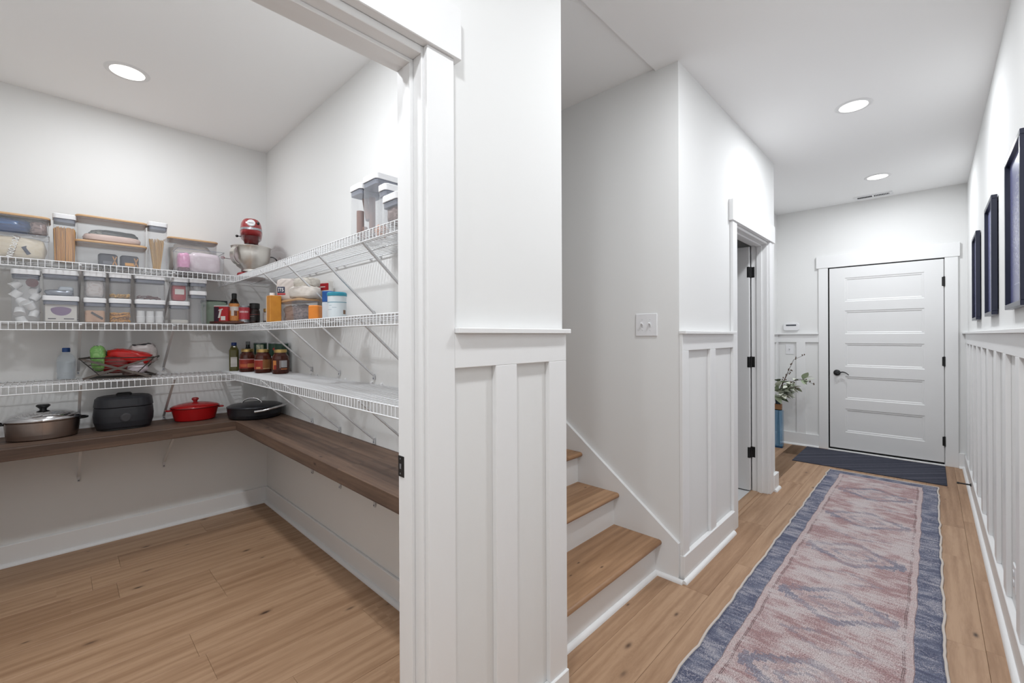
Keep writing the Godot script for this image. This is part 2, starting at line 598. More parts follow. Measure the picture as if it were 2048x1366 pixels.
func build_floor():
	var fl := struct("floor", one(-3.9, XR + 0.117, -0.12, -0.006, -3.32, ZF + 0.12), M.dark, "light brown oak plank floor through hallway and pantry", "floor")
	rng.seed = 77
	var pw := 0.1915
	var x1 := XR + 0.06
	var row := 0
	var edge := -0.80 + pw * 6
	while edge > -3.95:
		var a := maxf(edge - pw, -3.9)
		var b := minf(edge, x1)
		if b > a + 0.01:
			var spans = []
			if b <= XL - 0.13: spans = [[-0.62, 1.15]]
			elif a < XL - 0.03: spans = [[-0.62, 1.262], [1.262, 6.05]]
			else: spans = [[-1.4, 6.05]]
			if a < -1.10 and b > -1.4: spans.append([4.2, 6.05])
			for sp in spans:
				var d: float = sp[0] - rng.randf() * 0.9
				while d < sp[1]:
					var l := rng.randf_range(1.0, 1.95)
					if row == 4 and d < 1.9 and d + l > 1.6: l = 1.9 - d
					var d0: float = maxf(d, sp[0])
					var d1: float = minf(d + l, sp[1])
					d += l
					if d1 - d0 < 0.02: continue
					grain = {along = 2, su = 1.0 / 2.2, sv = 1.0 / (8 * 0.19), ou = rng.randf(), ov = floorf(rng.randf() * 8) / 8.0 - (a - 0.0) / (8 * 0.19)}
					var st := nst()
					bx(st, a + 0.0004, b - 0.0004, -0.012, 0.0, d0 + 0.0003, d1 - 0.0003, 0.0008)
					grain = {}
					obj("plank", st, M.floorwood, fl)
		edge -= pw
		row += 1

func base(st: SurfaceTool, x0: float, x1: float, d0: float, d1: float, h: float, out: Vector3):
	bx(st, x0, x1, 0, h, d0, d1, 0.002)

# quarter-round shoe along a wall base, from a to b, bulging to side n
func shoe(a: Vector3, b: Vector3, n: Vector3) -> SurfaceTool:
	var st := nst()
	var r := 0.019
	var prev
	st.set_smooth_group(3)
	for k in 6:
		var t := PI / 2 * k / 5
		var o := n * r * cos(t) + Vector3.UP * r * sin(t)
		if k: qn(st, a + prev, b + prev, b + o, a + o, o + prev)
		prev = o
	st.set_smooth_group(-1)
	for e in [a, b]:
		var dir: Vector3 = (e - (b if e == a else a))
		for k in 5:
			var t0 := PI / 2 * k / 5
			var t1 := PI / 2 * (k + 1) / 5
			var o0 := n * r * cos(t0) + Vector3.UP * r * sin(t0)
			var o1 := n * r * cos(t1) + Vector3.UP * r * sin(t1)
			qn(st, e, e + o0, e + o1, e + o1, dir)
	return st

func V(x: float, y: float, d: float) -> Vector3:
	return Vector3(x, y, -d)

func baseboard(side: String, x0: float, x1: float, d0: float, d1: float, h: float, n: Vector3, label: String, s0 := 0.0, s1 := 0.0):
	var o := struct("baseboard_" + side, one(x0, x1, 0, h, d0, d1, 0.0025), M.trim, label, "baseboard")
	var q: SurfaceTool
	if absf(n.x) > 0.5:
		var x := x1 if n.x > 0 else x0
		q = shoe(V(x, 0, d0 - s0), V(x, 0, d1 + s1), n)
	else:
		var d := d0 if n.z > 0 else d1
		q = shoe(V(x0 - s0, 0, d), V(x1 + s1, 0, d), n)
	obj("shoe_moulding", q, M.trim, o)

func build_trim():
	var E := Vector3.RIGHT
	var W := Vector3.LEFT
	var N := Vector3.BACK      # towards the viewer, -d
	baseboard("pantry_back", -3.785, -3.77, -0.61, 1.14, 0.12, E, "white baseboard along the pantry back wall below the wooden shelf")
	baseboard("pantry_side", -3.77, XL - 0.117, 1.125, 1.14, 0.12, N, "white baseboard along the pantry side wall below the wooden shelf")
	baseboard("right", XR - 0.024, XR, -3.2, ZF, 0.13, W, "white baseboard along the right hallway wall beside the rug")
	baseboard("far_left", -1.345, -0.926, ZF - 0.024, ZF, 0.145, N, "white baseboard at the hallway end between vase and door")
	baseboard("far_right", 0.191, XR - 0.024, ZF - 0.024, ZF, 0.145, N, "short white baseboard at the hallway end right of the door")
	baseboard("niche", -1.345, -1.321, 4.21, ZF - 0.024, 0.145, E, "white baseboard of the recess wall behind the vase")
	baseboard("pillar", XL, XL + 0.026, 0.752, 1.257, 0.108, E, "white baseboard at the foot of the panelled wall beside the pantry door")
	baseboard("side_door", XL, XL + 0.026, 2.265, 3.08, 0.135, E, "white baseboard between the staircase corner and the side door", 0.019, -0.03)
	baseboard("door_return", XL, XL + 0.026, 4.082, 4.225, 0.135, E, "short white baseboard return just beyond the side door", 0.0, 0.0)

	# wainscot on the pillar beside the pantry door
	var p := XL + 0.018
	var t := thing("trim_1", "white board-and-batten wainscot with two tall panels beside the pantry doorway", "wainscot", Vector3.ZERO, 0.0, "", "structure")
	obj("cap", one(XL, XL + 0.037, 1.301, 1.317, 0.752, 1.262, 0.002), M.trim, t)
	obj("rail", one(XL, p, 1.205, 1.301, 0.752, 1.257, 0.0015), M.trim, t)
	obj("batten", one(XL, p, 0.108, 1.205, 0.908, 1.0, 0.0015), M.trim, t)
	obj("batten", one(XL, p, 0.108, 1.205, 1.160, 1.257, 0.0015), M.trim, t)
	# wainscot between stair corner and side door
	t = thing("trim_2", "white wainscot with two panels between the staircase corner and the side door", "wainscot", Vector3.ZERO, 0.0, "", "structure")
	obj("cap", one(XL, XL + 0.04, 1.300, 1.317, 2.262, 3.082, 0.002), M.trim, t)
	obj("rail", one(XL, p, 1.212, 1.300, 2.267, 3.081, 0.0015), M.trim, t)
	obj("batten", one(XL, p, 0.135, 1.212, 2.267, 2.351, 0.0015), M.trim, t)
	obj("batten", one(XL, p, 0.135, 1.212, 2.668, 2.757, 0.0015), M.trim, t)
	# far wall wainscot left of the door
	t = thing("trim_3", "white wainscot at the hallway end above the vase", "wainscot", Vector3.ZERO, 0.0, "", "structure")
	obj("cap", one(-1.345, -0.926, 1.296, 1.313, ZF - 0.04, ZF, 0.002), M.trim, t)
	obj("rail", one(-1.345, -0.926, 1.205, 1.296, ZF - 0.018, ZF, 0.0015), M.trim, t)
	obj("batten", one(-1.145, -1.055, 0.145, 1.205, ZF - 0.018, ZF, 0.0015), M.trim, t)
	obj("cap", one(-1.345, -1.305, 1.296, 1.313, 4.21, ZF - 0.04, 0.002), M.trim, t)
	obj("rail", one(-1.345, -1.327, 1.205, 1.296, 4.21, ZF - 0.018, 0.0015), M.trim, t)
	for d in [4.3, 4.8, 5.3, 5.94]:
		obj("batten", one(-1.345, -1.327, 0.145, 1.205, d, d + 0.09, 0.0015), M.trim, t)
	# right wall
	t = thing("trim_4", "white board-and-batten wainscot with many battens along the right hallway wall", "wainscot", Vector3.ZERO, 0.0, "", "structure")
	obj("cap", one(XR - 0.04, XR, 1.296, 1.313, -3.2, ZF, 0.002), M.trim, t)
	obj("rail", one(XR - 0.018, XR, 1.205, 1.296, -3.2, ZF, 0.0015), M.trim, t)
	for d in [1.28, 1.70, 2.12, 2.545, 2.96, 3.35, 3.78, 4.19, 4.60, 5.02, 5.43, 5.85]:
		obj("batten", one(XR - 0.018, XR, 0.13, 1.205, d - 0.05, d + 0.05, 0.0015), M.trim, t)

	# pantry doorway: casing, header, jambs, stop
	t = thing("trim_5", "white casing of the pantry doorway with a thick flat header", "door casing", Vector3.ZERO, 0.0, "", "structure")
	obj("header", one(XL, XL + 0.028, 2.052, 2.193, -0.40, 0.772, 0.002), M.trim, t)
	obj("casing", one(XL, XL + 0.019, 0, 2.052, 0.664, 0.752, 0.002), M.trim, t)
	obj("casing", one(XL, XL + 0.019, 0, 2.052, -0.366, -0.278, 0.002), M.trim, t)
	obj("jamb", one(XL - 0.117, XL + 0.001, 0, 2.052, 0.658, 0.678, 0.0015), M.trim, t)
	obj("jamb", one(XL - 0.117, XL + 0.001, 0, 2.052, -0.292, -0.272, 0.0015), M.trim, t)
	obj("head_jamb", one(XL - 0.117, XL + 0.001, 2.032, 2.052, -0.272, 0.658, 0.0015), M.trim, t)
	obj("stop", one(XL - 0.072, XL - 0.036, 0, 2.022, 0.647, 0.658, 0.0015), M.trim, t)
	obj("stop", one(XL - 0.072, XL - 0.036, 2.021, 2.032, -0.272, 0.658, 0.0015), M.trim, t)
	var plate := one(XL - 0.1165, XL - 0.088, 0.904, 0.962, 0.6562, 0.6582, 0.0008)
	var sp := obj("strike_plate", plate, M.black, t)
	obj("strike_hole", one(XL - 0.108, XL - 0.100, 0.926, 0.940, 0.6555, 0.6565), M.silver, sp)
	for y in [0.911, 0.952]:
		obj("screw", one(XL - 0.107, XL - 0.103, y, y + 0.004, 0.6556, 0.6565), M.silver, sp)
	# side door casing
	t = thing("trim_6", "white casing of the side doorway past the staircase", "door casing", Vector3.ZERO, 0.0, "", "structure")
	obj("header", one(XL, XL + 0.028, 2.05, 2.19, 3.06, 4.125, 0.002), M.trim, t)
	obj("casing", one(XL, XL + 0.019, 0, 2.05, 3.081, 3.169, 0.002), M.trim, t)
	obj("casing", one(XL, XL + 0.019, 0, 2.05, 3.996, 4.084, 0.002), M.trim, t)
	obj("jamb", one(XL - 0.117, XL + 0.001, 0, 2.05, 3.155, 3.175, 0.0015), M.trim, t)
	obj("jamb", one(XL - 0.117, XL + 0.001, 0, 2.05, 3.985, 4.005, 0.0015), M.trim, t)
	obj("head_jamb", one(XL - 0.117, XL + 0.001, 2.03, 2.05, 3.175, 3.985, 0.0015), M.trim, t)
	obj("stop", one(XL - 0.075, XL - 0.038, 0, 2.03, 3.974, 3.985, 0.0015), M.trim, t)
	obj("stop", one(XL - 0.075, XL - 0.038, 2.018, 2.03, 3.175, 3.974, 0.0015), M.trim, t)
	grain = {along = 2, su = 0.45, sv = 0.65, ou = 0.2, ov = 0.1}
	obj("threshold", one(-1.083, -1.018, 0, 0.006, 3.175, 3.985, 0.003), M.floorwood, t)
	grain = {}
	# far door casing
	t = thing("trim_7", "white casing and header around the panelled door at the hallway end", "door casing", Vector3.ZERO, 0.0, "", "structure")
	obj("header", one(-0.947, 0.204, 2.046, 2.182, ZF - 0.028, ZF, 0.002), M.trim, t)
	obj("casing", one(-0.926, -0.838, 0, 2.046, ZF - 0.022, ZF, 0.002), M.trim, t)
	obj("casing", one(0.098, 0.191, 0, 2.046, ZF - 0.022, ZF, 0.002), M.trim, t)
	obj("sill", one(-0.838, 0.098, 0, 0.014, ZF - 0.05, ZF, 0.003), M.trim, t)
	obj("sweep", one(-0.832, 0.092, 0.014, 0.034, ZF - 0.010, ZF, 0.0), M.dark, t)
	obj("gap", one(-0.838, -0.826, 0.014, 2.046, ZF - 0.004, ZF, 0.0), M.dark, t)
	obj("gap", one(-0.838, 0.098, 2.036, 2.046, ZF - 0.004, ZF, 0.0), M.dark, t)
	# stair skirt board
	t = thing("trim_8", "white sloping skirt board on the wall beside the stair treads", "skirt board", Vector3.ZERO, 0.0, "", "structure")
	var st := nst()
	var poly = [Vector2(XL, 0.0), Vector2(XL, 0.198), Vector2(-2.68, 1.475), Vector2(-2.68, 1.05), Vector2(-1.26, 0.0)]
	var dz := 2.248
	for k in poly.size():
		var a: Vector2 = poly[k]
		var b: Vector2 = poly[(k + 1) % poly.size()]
		var e := b - a
		qn(st, V(a.x, a.y, dz), V(b.x, b.y, dz), V(b.x, b.y, 2.27), V(a.x, a.y, 2.27), Vector3(e.y, -e.x, 0) * (-1.0 if (e.y * (a.x + 1.5) - e.x * (a.y - 0.3)) < 0 else 1.0))
	for k in range(1, 4):
		qn(st, V(poly[0].x, poly[0].y, dz), V(poly[k].x, poly[k].y, dz), V(poly[k + 1].x, poly[k + 1].y, dz), V(poly[k + 1].x, poly[k + 1].y, dz), N)
	obj("skirt", st, M.trim, t)
	obj("shoe_moulding", shoe(V(-1.085, 0, dz), V(XL + 0.026, 0, dz), N), M.trim, t)

func build_stairs():
	var t := thing("stairs", "white staircase with oak treads climbing left between the two walls", "staircase", Vector3.ZERO, 0.0, "", "structure")
	for k in 6:
		var x := -1.085 - 0.2555 * k
		var y := 0.19 * (k + 1)
		obj("riser", one(x - 0.02, x, y - 0.19, y - 0.028, 1.257, 2.248, 0.0), M.trim, t)
		grain = {along = 2, su = 1.0 / 1.3, sv = 1.0 / 0.48, ou = 0.31 * k, ov = 0.37 * k}
		var st := nst()
		# tread with a rounded nosing: profile in x, y swept along the depth
		var pr = [Vector2(x - 0.26, y - 0.028), Vector2(x + 0.022, y - 0.028)]
		for a in 7:
			var an := -PI / 2 + PI * a / 6
			pr.append(Vector2(x + 0.022 + 0.014 * cos(an), y - 0.014 + 0.014 * sin(an)))
		pr.append(Vector2(x - 0.26, y))
		for i in pr.size():
			st.set_smooth_group(4 if i >= 1 and i <= 8 else -1)
			var a: Vector2 = pr[i]
			var b: Vector2 = pr[(i + 1) % pr.size()]
			var e := b - a
			if e.length() < 1e-5: continue
			qn(st, V(a.x, a.y, 1.257), V(b.x, b.y, 1.257), V(b.x, b.y, 2.247), V(a.x, a.y, 2.247), Vector3(e.y, -e.x, 0))
		st.set_smooth_group(-1)
		for d in [1.257, 2.247]:
			for i in range(1, pr.size() - 1):
				qn(st, V(pr[0].x, pr[0].y, d), V(pr[i].x, pr[i].y, d), V(pr[i + 1].x, pr[i + 1].y, d), V(pr[i + 1].x, pr[i + 1].y, d), Vector3.BACK if d < 2 else Vector3.FORWARD)
		grain = {}
		obj("tread", st, M.treadwood, t)
	obj("shoe_moulding", shoe(V(-1.085, 0, 1.257), V(-1.085, 0, 2.248), Vector3.RIGHT), M.trim, t)

func panel_recess(st: SurfaceTool, x0: float, x1: float, y0: float, y1: float, z: float):
	# moulded recess: two sloping steps down to a flat field, seen on a face at z looking +z
	var steps = [[0.0, 0.0], [0.009, -0.006], [0.016, -0.005], [0.026, -0.011]]
	for i in 3:
		var a = steps[i]
		var b = steps[i + 1]
		var P := func(s, k) -> Vector3:
			var q = [[x0 + s[0], y0 + s[0]], [x1 - s[0], y0 + s[0]], [x1 - s[0], y1 - s[0]], [x0 + s[0], y1 - s[0]]][k % 4]
			return Vector3(q[0], q[1], z + s[1])
		for k in 4:
			qn(st, P.call(a, k), P.call(a, k + 1), P.call(b, k + 1), P.call(b, k), Vector3.BACK)
	qn(st, Vector3(x0 + 0.026, y0 + 0.026, z - 0.011), Vector3(x1 - 0.026, y0 + 0.026, z - 0.011), Vector3(x1 - 0.026, y1 - 0.026, z - 0.011), Vector3(x0 + 0.026, y1 - 0.026, z - 0.011), Vector3.BACK)

func build_doors():
	# far door: five-panel slab
	var t := thing("door_1", "white closed door with five horizontal panels at the hallway end", "door", Vector3(-0.367, 0.034, -(ZF)), 0.0, "", "structure")
	var x0 := -0.457
	var x1 := 0.457
	var zt := 0.02
	var y1 := 2.0
	var pan = [[0.182, 0.442], [0.545, 0.799], [0.906, 1.164], [1.266, 1.523], [1.622, 1.885]]
	var px0 := -0.321
	var px1 := 0.322
	var st := nst()
	qn(st, Vector3(x0, 0, zt), Vector3(px0, 0, zt), Vector3(px0, y1, zt), Vector3(x0, y1, zt), Vector3.BACK)
	qn(st, Vector3(px1, 0, zt), Vector3(x1, 0, zt), Vector3(x1, y1, zt), Vector3(px1, y1, zt), Vector3.BACK)
	var yy := 0.0
	for q in pan:
		qn(st, Vector3(px0, yy, zt), Vector3(px1, yy, zt), Vector3(px1, q[0], zt), Vector3(px0, q[0], zt), Vector3.BACK)
		yy = q[1]
	qn(st, Vector3(px0, yy, zt), Vector3(px1, yy, zt), Vector3(px1, y1, zt), Vector3(px0, y1, zt), Vector3.BACK)
	qn(st, Vector3(x0, 0, 0), Vector3(x0, 0, zt), Vector3(x0, y1, zt), Vector3(x0, y1, 0), Vector3.LEFT)
	qn(st, Vector3(x1, 0, 0), Vector3(x1, 0, zt), Vector3(x1, y1, zt), Vector3(x1, y1, 0), Vector3.RIGHT)
	qn(st, Vector3(x0, y1, 0), Vector3(x1, y1, 0), Vector3(x1, y1, zt), Vector3(x0, y1, zt), Vector3.UP)
	qn(st, Vector3(x0, 0, 0), Vector3(x1, 0, 0), Vector3(x1, 0, zt), Vector3(x0, 0, zt), Vector3.DOWN)
	obj("slab", st, M.door, t)
	for q in pan:
		st = nst()
		panel_recess(st, px0, px1, q[0], q[1], zt)
		obj("panel", st, M.door, t)
	var kx := -0.391
	var ky := 0.835
	var kn := nst()
	var o := obj("rose", lat([Vector2(0.033, 0.0), Vector2(0.033, 0.004), Vector2(0.027, 0.011), Vector2(0.014, 0.016), Vector2(0.012, 0.042), Vector2(0.0, 0.045)], 28), M.black, t)
	o.position = Vector3(kx, ky, zt)
	o.rotation.x = PI / 2
	var pts = []
	for k in 13:
		var u := k / 12.0
		pts.append(Vector3(kx + 0.006 + 0.105 * u, ky - 0.012 + 0.026 * sin(u * PI * 0.95) - 0.012 * u * u, zt + 0.044 - 0.006 * sin(u * PI)))
	obj("lever", tb(pts, [0.011, 0.010, 0.009, 0.008, 0.0075, 0.007, 0.0066, 0.0062, 0.0058, 0.0054, 0.005, 0.0045, 0.003], 10), M.black, t)
	var la := nst()
	box(la, Vector3(x0 - 0.008, ky - 0.028, zt - 0.006), Vector3(x0 + 0.001, ky + 0.028, zt + 0.002), 0.002)
	obj("latch_plate", la, M.black, t)
	for y in [0.208, 0.992, 1.778]:
		var hi := nst()
		lathe(hi, Vector3(x1 + 0.004, y - 0.048, zt + 0.004), [Vector2(0.0, 0.0), Vector2(0.0075, 0.001), Vector2(0.0075, 0.095), Vector2(0.0, 0.096)], 12)
		box(hi, Vector3(x1 - 0.012, y - 0.044, zt), Vector3(x1 + 0.01, y + 0.044, zt + 0.003), 0.001)
		obj("hinge", hi, M.black, t)
	# side door leaf, swung open into the room
	t = thing("door_2", "white side door standing open into the small room past the staircase", "door", V(-1.0795, 0.012, 3.978), 0.0, "", "structure")
	var sl := nst()
	box(sl, Vector3(-0.79, 0, 0.0), Vector3(0, 2.01, 0.035), 0.002)
	obj("slab", sl, M.door, t)
	for y in [0.312, 1.058, 1.80]:
		var hi := nst()
		box(hi, Vector3(-0.016, y - 0.044, 0.033), Vector3(0.0, y + 0.044, 0.0362), 0.0005)
		box(hi, Vector3(0.004, y - 0.044, -0.009), Vector3(0.030, y + 0.044, -0.0065), 0.0005)
		box(hi, Vector3(-0.002, y - 0.044, 0.0), Vector3(0.0015, y + 0.044, 0.033), 0.0005)
		lathe(hi, Vector3(0.003, y - 0.046, 0.0), [Vector2(0.0, 0.0), Vector2(0.008, 0.001), Vector2(0.008, 0.091), Vector2(0.0, 0.092)], 12)
		obj("hinge", hi, M.black, t)
	struct("floor_side_room", one(-2.7, -1.083, -0.12, 0.003, 2.387, 4.09), mat(col(226, 226, 226), 0.3), "pale tiled floor of the small room behind the side door", "floor")

# ------------------------------------------------------------------ hallway things
func wall_plate(t: Node3D, w: float, h: float, toggles: int):
	# on a wall looking +z
	var st := nst()
	box(st, Vector3(-w / 2, -h / 2, 0), Vector3(w / 2, h / 2, 0.006), 0.003)
	obj("plate", st, M.plastic, t)
	for i in toggles:
		var x := (i - (toggles - 1) / 2.0) * 0.046
		st = nst()
		box(st, Vector3(x - 0.006, -0.013, 0.005), Vector3(x + 0.006, 0.013, 0.0075), 0.001)
		obj("toggle_slot", st, M.steelwhite, t)
		st = nst()
		bar(st, Vector3(x, 0.0, 0.004), Vector3(x, 0.011, 0.019), Vector3.RIGHT, 0.0085, 0.008)
		obj("toggle", st, M.plastic, t)
		for s in [-0.03, 0.03]:
			st = nst()
			box(st, Vector3(x - 0.003, s - 0.003, 0.005), Vector3(x + 0.003, s + 0.003, 0.0068), 0.001)
			obj("screw", st, M.steelwhite, t)

func build_hall():
	# rug
	var t := thing("runner_rug", "long faded pink and blue patterned runner rug on the oak floor", "rug", V(-0.333, 0, 3.27))
	var st := nst()
	var hw := 0.372
	var hl := 1.845
	var n := 90
	var wob := noise(91, 0.6, 2)
	for k in n:
		var a := -hl + 2 * hl * k / n
		var b := -hl + 2 * hl * (k + 1) / n
		var wa := 0.006 * wob.get_noise_1d(a * 6)
		var wb := 0.006 * wob.get_noise_1d(b * 6)
		st.set_smooth_group(1)
		qn(st, Vector3(-hw + wa, 0.006, a), Vector3(hw + wa, 0.006, a), Vector3(hw + wb, 0.006, b), Vector3(-hw + wb, 0.006, b), Vector3.UP, [Vector2(0, (a + hl) / (2 * hl)), Vector2(1, (a + hl) / (2 * hl)), Vector2(1, (b + hl) / (2 * hl)), Vector2(0, (b + hl) / (2 * hl))])
	obj("pile", st, M.rug, t)
	st = nst()
	var loop = []
	for k in n + 1:
		var a := -hl + 2 * hl * k / n
		loop.append(Vector3(hw + 0.006 * wob.get_noise_1d(a * 6) + 0.003 * wob.get_noise_1d(a * 60), 0.005, a))
	for k in n + 1:
		var a := hl - 2 * hl * k / n
		loop.append(Vector3(-hw + 0.006 * wob.get_noise_1d(a * 6) + 0.003 * wob.get_noise_1d(a * 60 + 50), 0.005, a))
	loop.append(loop[0])
	tube(st, loop, 0.0058, 6, 3, false)
	obj("binding", st, M.bind, t)
	# doormat
	t = thing("doormat", "dark navy ribbed mat lying before the panelled door", "doormat", V(-0.470, 0, 5.60))
	st = nst()
	box(st, Vector3(-0.567, 0, -0.372), Vector3(0.567, 0.007, 0.372), 0.003)
	var mo := obj("backing", st, mat(col(54, 56, 68), 0.95), t)
	rng.seed = 4
	st = nst()
	for k in 74:
		var z := -0.365 + 0.73 * k / 73
		var pts = []
		var r := rng.randf_range(0.003, 0.0048)
		for q in 9:
			pts.append(Vector3(-0.562 + 1.124 * q / 8, 0.0065, z + 0.003 * sin(q * 1.3 + k * 1.7)))
		tube(st, pts, r, 5, 3, false)
	obj("rib", st, M.mat, t).set_meta("kind", "stuff")
	# door stop
	t = thing("door_stop", "thin black door stop sticking out of the right baseboard", "door stop", V(XR - 0.024, 0.075, 5.10))
	obj("rod", tb([Vector3(0, 0, 0), Vector3(-0.055, 0.001, 0), Vector3(-0.072, 0.001, 0)], [0.006, 0.006, 0.006]), M.black, t)
	var bs := obj("base", lat([Vector2(0.014, 0), Vector2(0.012, 0.006), Vector2(0.0, 0.008)], 16), M.black, t)
	bs.rotation.z = PI / 2
	obj("tip", tb([Vector3(-0.068, 0.001, 0), Vector3(-0.082, 0.001, 0)], 0.0085), M.black, t)
	# alarm keypad on the far wall
	t = thing("alarm_keypad", "white rounded alarm keypad with a dark display above the wainscot", "keypad", V(-1.196, 1.388, ZF))
	st = nst()
	rprism(st, Vector3.ZERO, 0.081, 0.046, 0.026, [[0.0, 0.004], [0.004, 0.0], [0.018, 0.0], [0.024, 0.005]])
	var kb := obj("case", st, M.plastic, t)
	kb.rotation.x = PI / 2
	st = nst()
	box(st, Vector3(-0.052, 0.010, 0.0235), Vector3(0.052, 0.027, 0.0252), 0.0008)
	obj("display", st, mat(col(70, 74, 82), 0.3), t)
	# switches
	t = thing("light_switch", "single white light switch on the far wall above the flowers", "light switch", V(-1.215, 1.121, ZF))
	wall_plate(t, 0.084, 0.118, 1)
	t = thing("light_switch", "double white light switch on the shaded wall beside the stairs", "light switch", V(-1.142, 1.352, 2.27))
	wall_plate(t, 0.128, 0.126, 2)
	# outlet low on the right wall
	t = thing("power_outlet", "white power outlet low between battens on the right wall", "outlet", V(XR, 0.262, 2.79), -PI / 2)
	st = nst()
	box(st, Vector3(-0.036, -0.058, 0), Vector3(0.036, 0.058, 0.006), 0.003)
	obj("plate", st, M.plastic, t)
	for s in [-0.021, 0.021]:
		var q := obj("socket", rp(0.014, 0.014, 0.008, [[0.005, 0.0], [0.009, 0.001]], false, true), M.steelwhite, t)
		q.rotation.x = PI / 2
		q.position.y = s
	# air vent in the ceiling
	t = thing("air_vent", "small white louvred air vent in the ceiling near the far wall", "air vent", V(-0.432, H, 5.888))
	st = nst()
	for e in [[-0.155, 0.155, -0.056, -0.034], [-0.155, 0.155, 0.034, 0.056], [-0.155, -0.128, -0.034, 0.034], [0.128, 0.155, -0.034, 0.034], [-0.008, 0.008, -0.034, 0.034]]:
		box(st, Vector3(e[0], -0.008, e[2]), Vector3(e[1], 0, e[3]), 0.001)
	obj("frame", st, M.plastic, t)
	st = nst()
	box(st, Vector3(-0.128, -0.002, -0.034), Vector3(0.128, -0.0005, 0.034))
	obj("duct", st, M.dark, t)
	for k in 20:
		var x := -0.121 + 0.242 * k / 19
		if absf(x) < 0.012: continue
		st = nst()
		bar(st, Vector3(x, -0.005, -0.034), Vector3(x, -0.005, 0.034), Vector3(0.45 * signf(x), 1, 0), 0.008, 0.0012)
		obj("louvre", st, M.plastic, t)
	# pictures
	var pd = [[4.47, 4.89, "farthest of three navy framed blue prints on the right wall"], [3.38, 3.79, "middle one of three navy framed blue prints on the right wall"], [2.36, 2.81, "nearest of three navy framed blue prints, cut by the picture edge"]]
	for i in 3:
		var d0: float = pd[i][0]
		var d1: float = pd[i][1]
		t = thing("picture_frame", pd[i][2], "picture", V(XR, 1.708, (d0 + d1) / 2), -PI / 2, "framed prints on the right wall")
		var w := (d1 - d0) / 2
		var h := 0.313
		for e in [[-w, w, h - 0.02, h], [-w, w, -h, -h + 0.02], [-w, -w + 0.02, -h + 0.02, h - 0.02], [w - 0.02, w, -h + 0.02, h - 0.02]]:
			st = nst()
			box(st, Vector3(e[0], e[2], 0.004), Vector3(e[1], e[3], 0.027), 0.0015)
			obj("rail", st, M.navy, t)
		st = nst()
		box(st, Vector3(-w + 0.03, -h + 0.03, 0.0), Vector3(w - 0.03, h - 0.03, 0.006))
		obj("backing", st, M.dark, t)
		st = nst()
		qn(st, Vector3(-w + 0.02, -h + 0.02, 0.012), Vector3(w - 0.02, -h + 0.02, 0.012), Vector3(w - 0.02, h - 0.02, 0.012), Vector3(-w + 0.02, h - 0.02, 0.012), Vector3.BACK, [Vector2(0, 1), Vector2(1, 1), Vector2(1, 0), Vector2(0, 0)])
		obj("print", st, textured(art_image(50 + i * 7), 0.25), t)
	# vase with flowers
	t = thing("floor_vase", "tall square blue glass vase with a wooden collar by the far wall", "vase", V(-1.277, 0, 5.76))
	var blue := clear(col(84, 154, 198), 0.5, 0.05)
	obj("base", rp(0.05, 0.05, 0.012, [[0.0, 0.0], [0.02, 0.0]], true, true), mat(col(30, 70, 104), 0.1), t)
	obj("body", rp(0.05, 0.05, 0.012, [[0.02, 0.0], [0.41, 0.0], [0.428, 0.008]], false, true), blue, t)
	obj("collar", rp(0.036, 0.036, 0.006, [[0.436, 0.001], [0.438, 0.0], [0.494, 0.0], [0.496, 0.002]]), mat(col(168, 122, 84), 0.6), t)
	obj("seat_ring", rp(0.034, 0.034, 0.01, [[0.428, 0.0], [0.436, 0.0]]), M.dark, t)
	obj("neck", lat([Vector2(0.026, 0.496), Vector2(0.026, 0.52), Vector2(0.034, 0.57)], 24, true), mat(col(30, 52, 68), 0.12), t)
	var fl := thing("flower_arrangement", "spray of pale leaves and budding branches standing in the blue vase", "flowers", V(-1.277, 0.03, 5.76))
	var bark := mat(col(72, 52, 44), 0.8)
	var green := mat(col(70, 84, 58), 0.7)
	var pale := mat(col(224, 228, 212), 0.7)
	var sage := mat(col(168, 180, 152), 0.7)
	var br = [
		[Vector3(0.0, 0, 0), Vector3(0.01, 0.45, 0.0), Vector3(0.03, 0.66, 0.02), Vector3(0.12, 0.88, 0.03), Vector3(0.165, 0.985, 0.04), Vector3(0.26, 1.035, 0.05)],
		[Vector3(0.01, 0, 0), Vector3(0.0, 0.45, 0.01), Vector3(0.05, 0.64, 0.04), Vector3(0.17, 0.75, 0.06), Vector3(0.27, 0.77, 0.07), Vector3(0.36, 0.72, 0.06)],
		[Vector3(-0.01, 0, 0.01), Vector3(0.0, 0.45, 0.0), Vector3(0.02, 0.62, 0.02), Vector3(0.09, 0.80, 0.01), Vector3(0.13, 0.87, 0.0)],
		[Vector3(0.012, 0, -0.01), Vector3(0.005, 0.45, 0.0), Vector3(0.03, 0.60, 0.05), Vector3(0.14, 0.67, 0.09), Vector3(0.23, 0.68, 0.1)],
	]
	for b in br:
		var r = []
		for k in b.size(): r.append(lerpf(0.0045, 0.0016, float(k) / (b.size() - 1)))
		obj("branch", tb(b, r, 6), bark, fl)
	rng.seed = 19
	st = nst()
	for b in br:
		for k in 12:
			var f := rng.randf_range(2.2, b.size() - 1.02)
			var i0 := int(f)
			var p: Vector3 = b[i0].lerp(b[i0 + 1], f - i0) + Vector3(rng.randf_range(-0.02, 0.02), rng.randf_range(-0.015, 0.02), rng.randf_range(-0.02, 0.02))
			pillow(st, p, Vector3(0.006, 0.009, 0.006), 0.9, 0.05, k, 7, 5)
	obj("bud", st, mat(col(92, 72, 58), 0.7), fl).set_meta("kind", "stuff")
	# leaves: one bent blade mesh per length, placed many times
	var leafm = []
